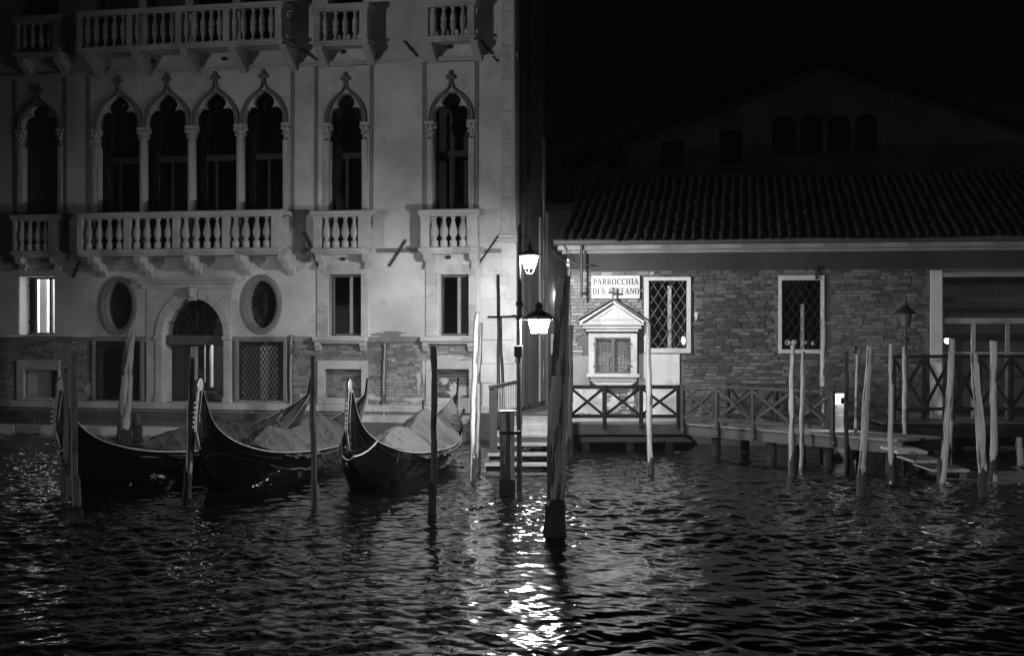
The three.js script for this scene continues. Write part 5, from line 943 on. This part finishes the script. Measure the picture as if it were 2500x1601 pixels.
function gondola(label, bow, stern, canvas, seed, o = {}) {       // bow and stern: [px, distance]
  const B = at(bow[0], 800, bow[1]).setY(0), S = at(stern[0], 800, stern[1]).setY(0), dir = S.clone().sub(B), k = dir.length() / LG;
  const g = thing('gondola', label, 'gondola', 'moored gondolas', B.clone().lerp(S, 0.5)); g.rotation.y = Math.atan2(-dir.z, dir.x); g.scale.x = k;
  const R = rng(seed), X = (x) => x - LG / 2, ys = (x) => curve(SHEER, x), yk = (x) => curve(KEEL, x), bm = (x) => curve(BEAM, x);
  const rows = [...span(0, 1.2, 40), ...span(1.35, LG, 44)].map((x) => { const y0 = yk(x), y1 = ys(x), b = bm(x), right = SEC.map(([u, v]) => V3(X(x), lerp(y0, y1, v), u * b)); return [...right.slice(1).reverse().map((p) => V3(p.x, p.y, -p.z)), ...right]; });
  part(g, 'hull', loft(rows), M.hull);
  for (const s of [-1, 1]) { const h = part(g, 'gunwale', tube([...span(0.02, 1.2, 30), ...span(1.4, LG - 0.02, 34)].map((x) => V3(X(x), ys(x) + 0.005, s * (bm(x) + 0.008))), 0.014, 200, 6), M.strake); part(h, 'rubbing_strake', tube(span(0.4, LG - 0.4, 34).map((x) => V3(X(x), lerp(yk(x), ys(x), 0.86), s * (bm(x) * 0.965 + 0.008))), 0.012, 80, 5), M.hull); }
  const deck = (a, b, n, camber) => loft(span(a, b, n).map((x) => span(-1, 1, 8).map((t) => V3(X(x), ys(x) - 0.02 + camber * (1 - t * t) * bm(x), t * bm(x) * 0.985))));
  part(g, 'fore_deck', deck(0.06, 2.75, 70, 0.16), M.hull); part(g, 'stern_deck', deck(7.2, LG - 0.08, 14, 0.16), M.hull);
  part(g, 'floor', loft(span(2.6, 7.3, 6).map((x) => [V3(X(x), 0.12, -bm(x) * 0.7), V3(X(x), 0.12, bm(x) * 0.7)])), M.frameWood);
  // iron prow
  const F = [[0.12, 0.70], [0.02, 0.84], [-0.04, 0.98], [-0.03, 1.14], [0.0, 1.3], [0.03, 1.46], [0.05, 1.56], [0.02, 1.64], [0.06, 1.72], [0.14, 1.76], [0.22, 1.73], [0.26, 1.65], [0.23, 1.57], [0.17, 1.56], [0.13, 1.48], [0.08, 1.3], [0.05, 1.1], [0.06, 0.95], [0.1, 0.85], [0.2, 0.72]].map(([x, y]) => [X(x), y]);
  const f = part(g, 'prow_iron', plate(F, -0.016, 0.016, [], 0.005), o.darkProw ? M.lead : M.ferro);
  for (let i = 0; i < 6; i++) part(f, 'prow_tooth', bx(X(-0.15 + i * 0.014), X(-0.01 + i * 0.014), 1.04 + i * 0.07, 1.068 + i * 0.07, -0.008, 0.008), o.darkProw ? M.lead : M.ferro);
  part(g, 'stern_iron', plate([[9.1, 0.9], [9.4, 1.0], [9.58, 1.12], [9.66, 1.28], [9.72, 1.44], [9.71, 1.24], [9.69, 1.06], [9.64, 0.94], [9.5, 0.86]].map(([x, y]) => [X(x), y]), -0.02, 0.02, [], 0.006), M.hull);
  // canvas cover with ridge and folds
  const hump = o.hump ?? [[2.35, 0.6], [2.8, 0.74], [3.5, 0.80], [4.3, 0.70], [4.9, 0.72], [5.7, 0.90], [6.3, 0.84], [7.0, 0.72], [8.1, 0.76]], end = o.end ?? 8.1, ph = [R() * 6, R() * 6, R() * 6, R() * 6];
  const cover = span(2.35, end, 150).map((x) => span(-1, 1, 48).map((t) => {
    const e = Math.abs(t), b = bm(x) + 0.035, y0 = ys(x) - 0.05, y1 = Math.max(curve(hump, x), y0 + 0.06), prof = 1 - Math.pow(e, 1.45), sag = -0.07 * Math.sin(PI * e) * (1 - 0.4 * Math.sin(x * 2.2 + ph[3]));
    const rg = (v) => Math.pow(0.5 + 0.5 * Math.sin(v), 2.2), q = x * 1.1 + 0.35 * Math.sin(x * 1.9 + ph[2]) + 0.25 * Math.sin(t * 2.6 + x * 0.8);
    const fold = (0.12 * rg(q * 5.1 + t * 3.2 + ph[0]) + 0.085 * rg(q * 8.3 - t * 4.1 + ph[1]) + 0.04 * rg(x * 15 + t * 8 + ph[3])) * (0.25 + e) * (1.05 - e * 0.8) - 0.06 * e + 0.015 * Math.sin(x * 4 + 3 * Math.sin(t * 4 + ph[2]));
    return V3(X(x), lerp(y0, y1, prof) + (sag + fold) * clamp((x - 2.35) * 3, 0, 1), t * b);
  }));
  const tp = part(g, 'canvas_cover', loft(cover), canvas);
  part(tp, 'hem', merge([-1, 1].map((s) => tube(span(2.35, end, 40).map((x) => V3(X(x), ys(x) - 0.055, s * (bm(x) + 0.037))), 0.011, 80, 5))), canvas);
  if (o.peg) part(g, 'cover_pole', rod(V3(X(5.8), 0.3, 0), V3(X(5.8), 1.16, 0), 0.02, 8), M.iron);
  part(g, 'oar_lock', tube([V3(X(6.9), 0.4, 0.5), V3(X(6.92), 0.6, 0.55), V3(X(6.85), 0.74, 0.52), V3(X(6.98), 0.85, 0.56), V3(X(6.9), 0.92, 0.59)], 0.03, 20, 8), M.frameWood);
  return g;
}
gondola('leftmost gondola, dark cover, prow against the left palace wall', [133, 21.1], [752, 30.0], M.canvasDark, 3, { darkProw: true, hump: [[2.35, 0.58], [3.2, 0.66], [4.2, 0.74], [5.2, 0.76], [6.2, 0.7], [7.4, 0.65], [8.1, 0.75]] });
gondola('middle gondola with grey creased cover below the barred window', [478, 20.9], [892, 29.9], M.canvasGrey, 4, {});
const gon3 = gondola('rightmost gondola with pale peaked cover beside the bright pole', [846, 20.7], [1116, 30.2], M.canvas, 5, { peg: true, end: 8.9, hump: [[2.35, 0.6], [2.8, 0.76], [3.5, 0.80], [4.3, 0.72], [4.9, 0.76], [5.8, 0.98], [6.3, 0.9], [7.0, 0.78], [8.1, 0.84], [8.9, 1.0]] });
// mooring ropes
function rope(label, pts, sag, r = 0.013) {
  const q = []; for (let i = 0; i + 1 < pts.length; i++) for (let k = 0; k < 8; k++) { const t = k / 8, p = pts[i].clone().lerp(pts[i + 1], t); p.y -= sag * 4 * t * (1 - t); q.push(p); } q.push(pts[pts.length - 1]);
  top(new THREE.Mesh(tube(q, r, q.length * 4, 6), M.rope), 'mooring_rope', label, 'rope', 'mooring ropes');
}
{
  gon3.updateMatrixWorld(true); const q = (x, y, z) => gon3.localToWorld(V3(x - LG / 2, y, z));
  rope('rope looped round the prow of the rightmost gondola', [q(0.8, 0.8, -0.28), q(0.08, 0.62, -0.08), q(0.08, 0.62, 0.08), q(0.8, 0.8, 0.28)], 0.05);
}
rope('rope from the dark pole to the middle gondola', [at(771, 1128, 19.8), at(735, 1142, 21.5), at(650, 1130, 22.8)], 0.05, 0.01);
rope('rope tied round the bow of the leftmost gondola', [at(136, 1100, 20.9), at(165, 1088, 20.95)], 0.03, 0.01);

scene.traverse((o) => { if (o.isMesh) { o.castShadow = true; o.receiveShadow = true; } });
// damp night air: a faint halo round the lamps
scene.fog = new THREE.FogExp2(0xffffff, 0.0005);
renderer.render(scene, camera);
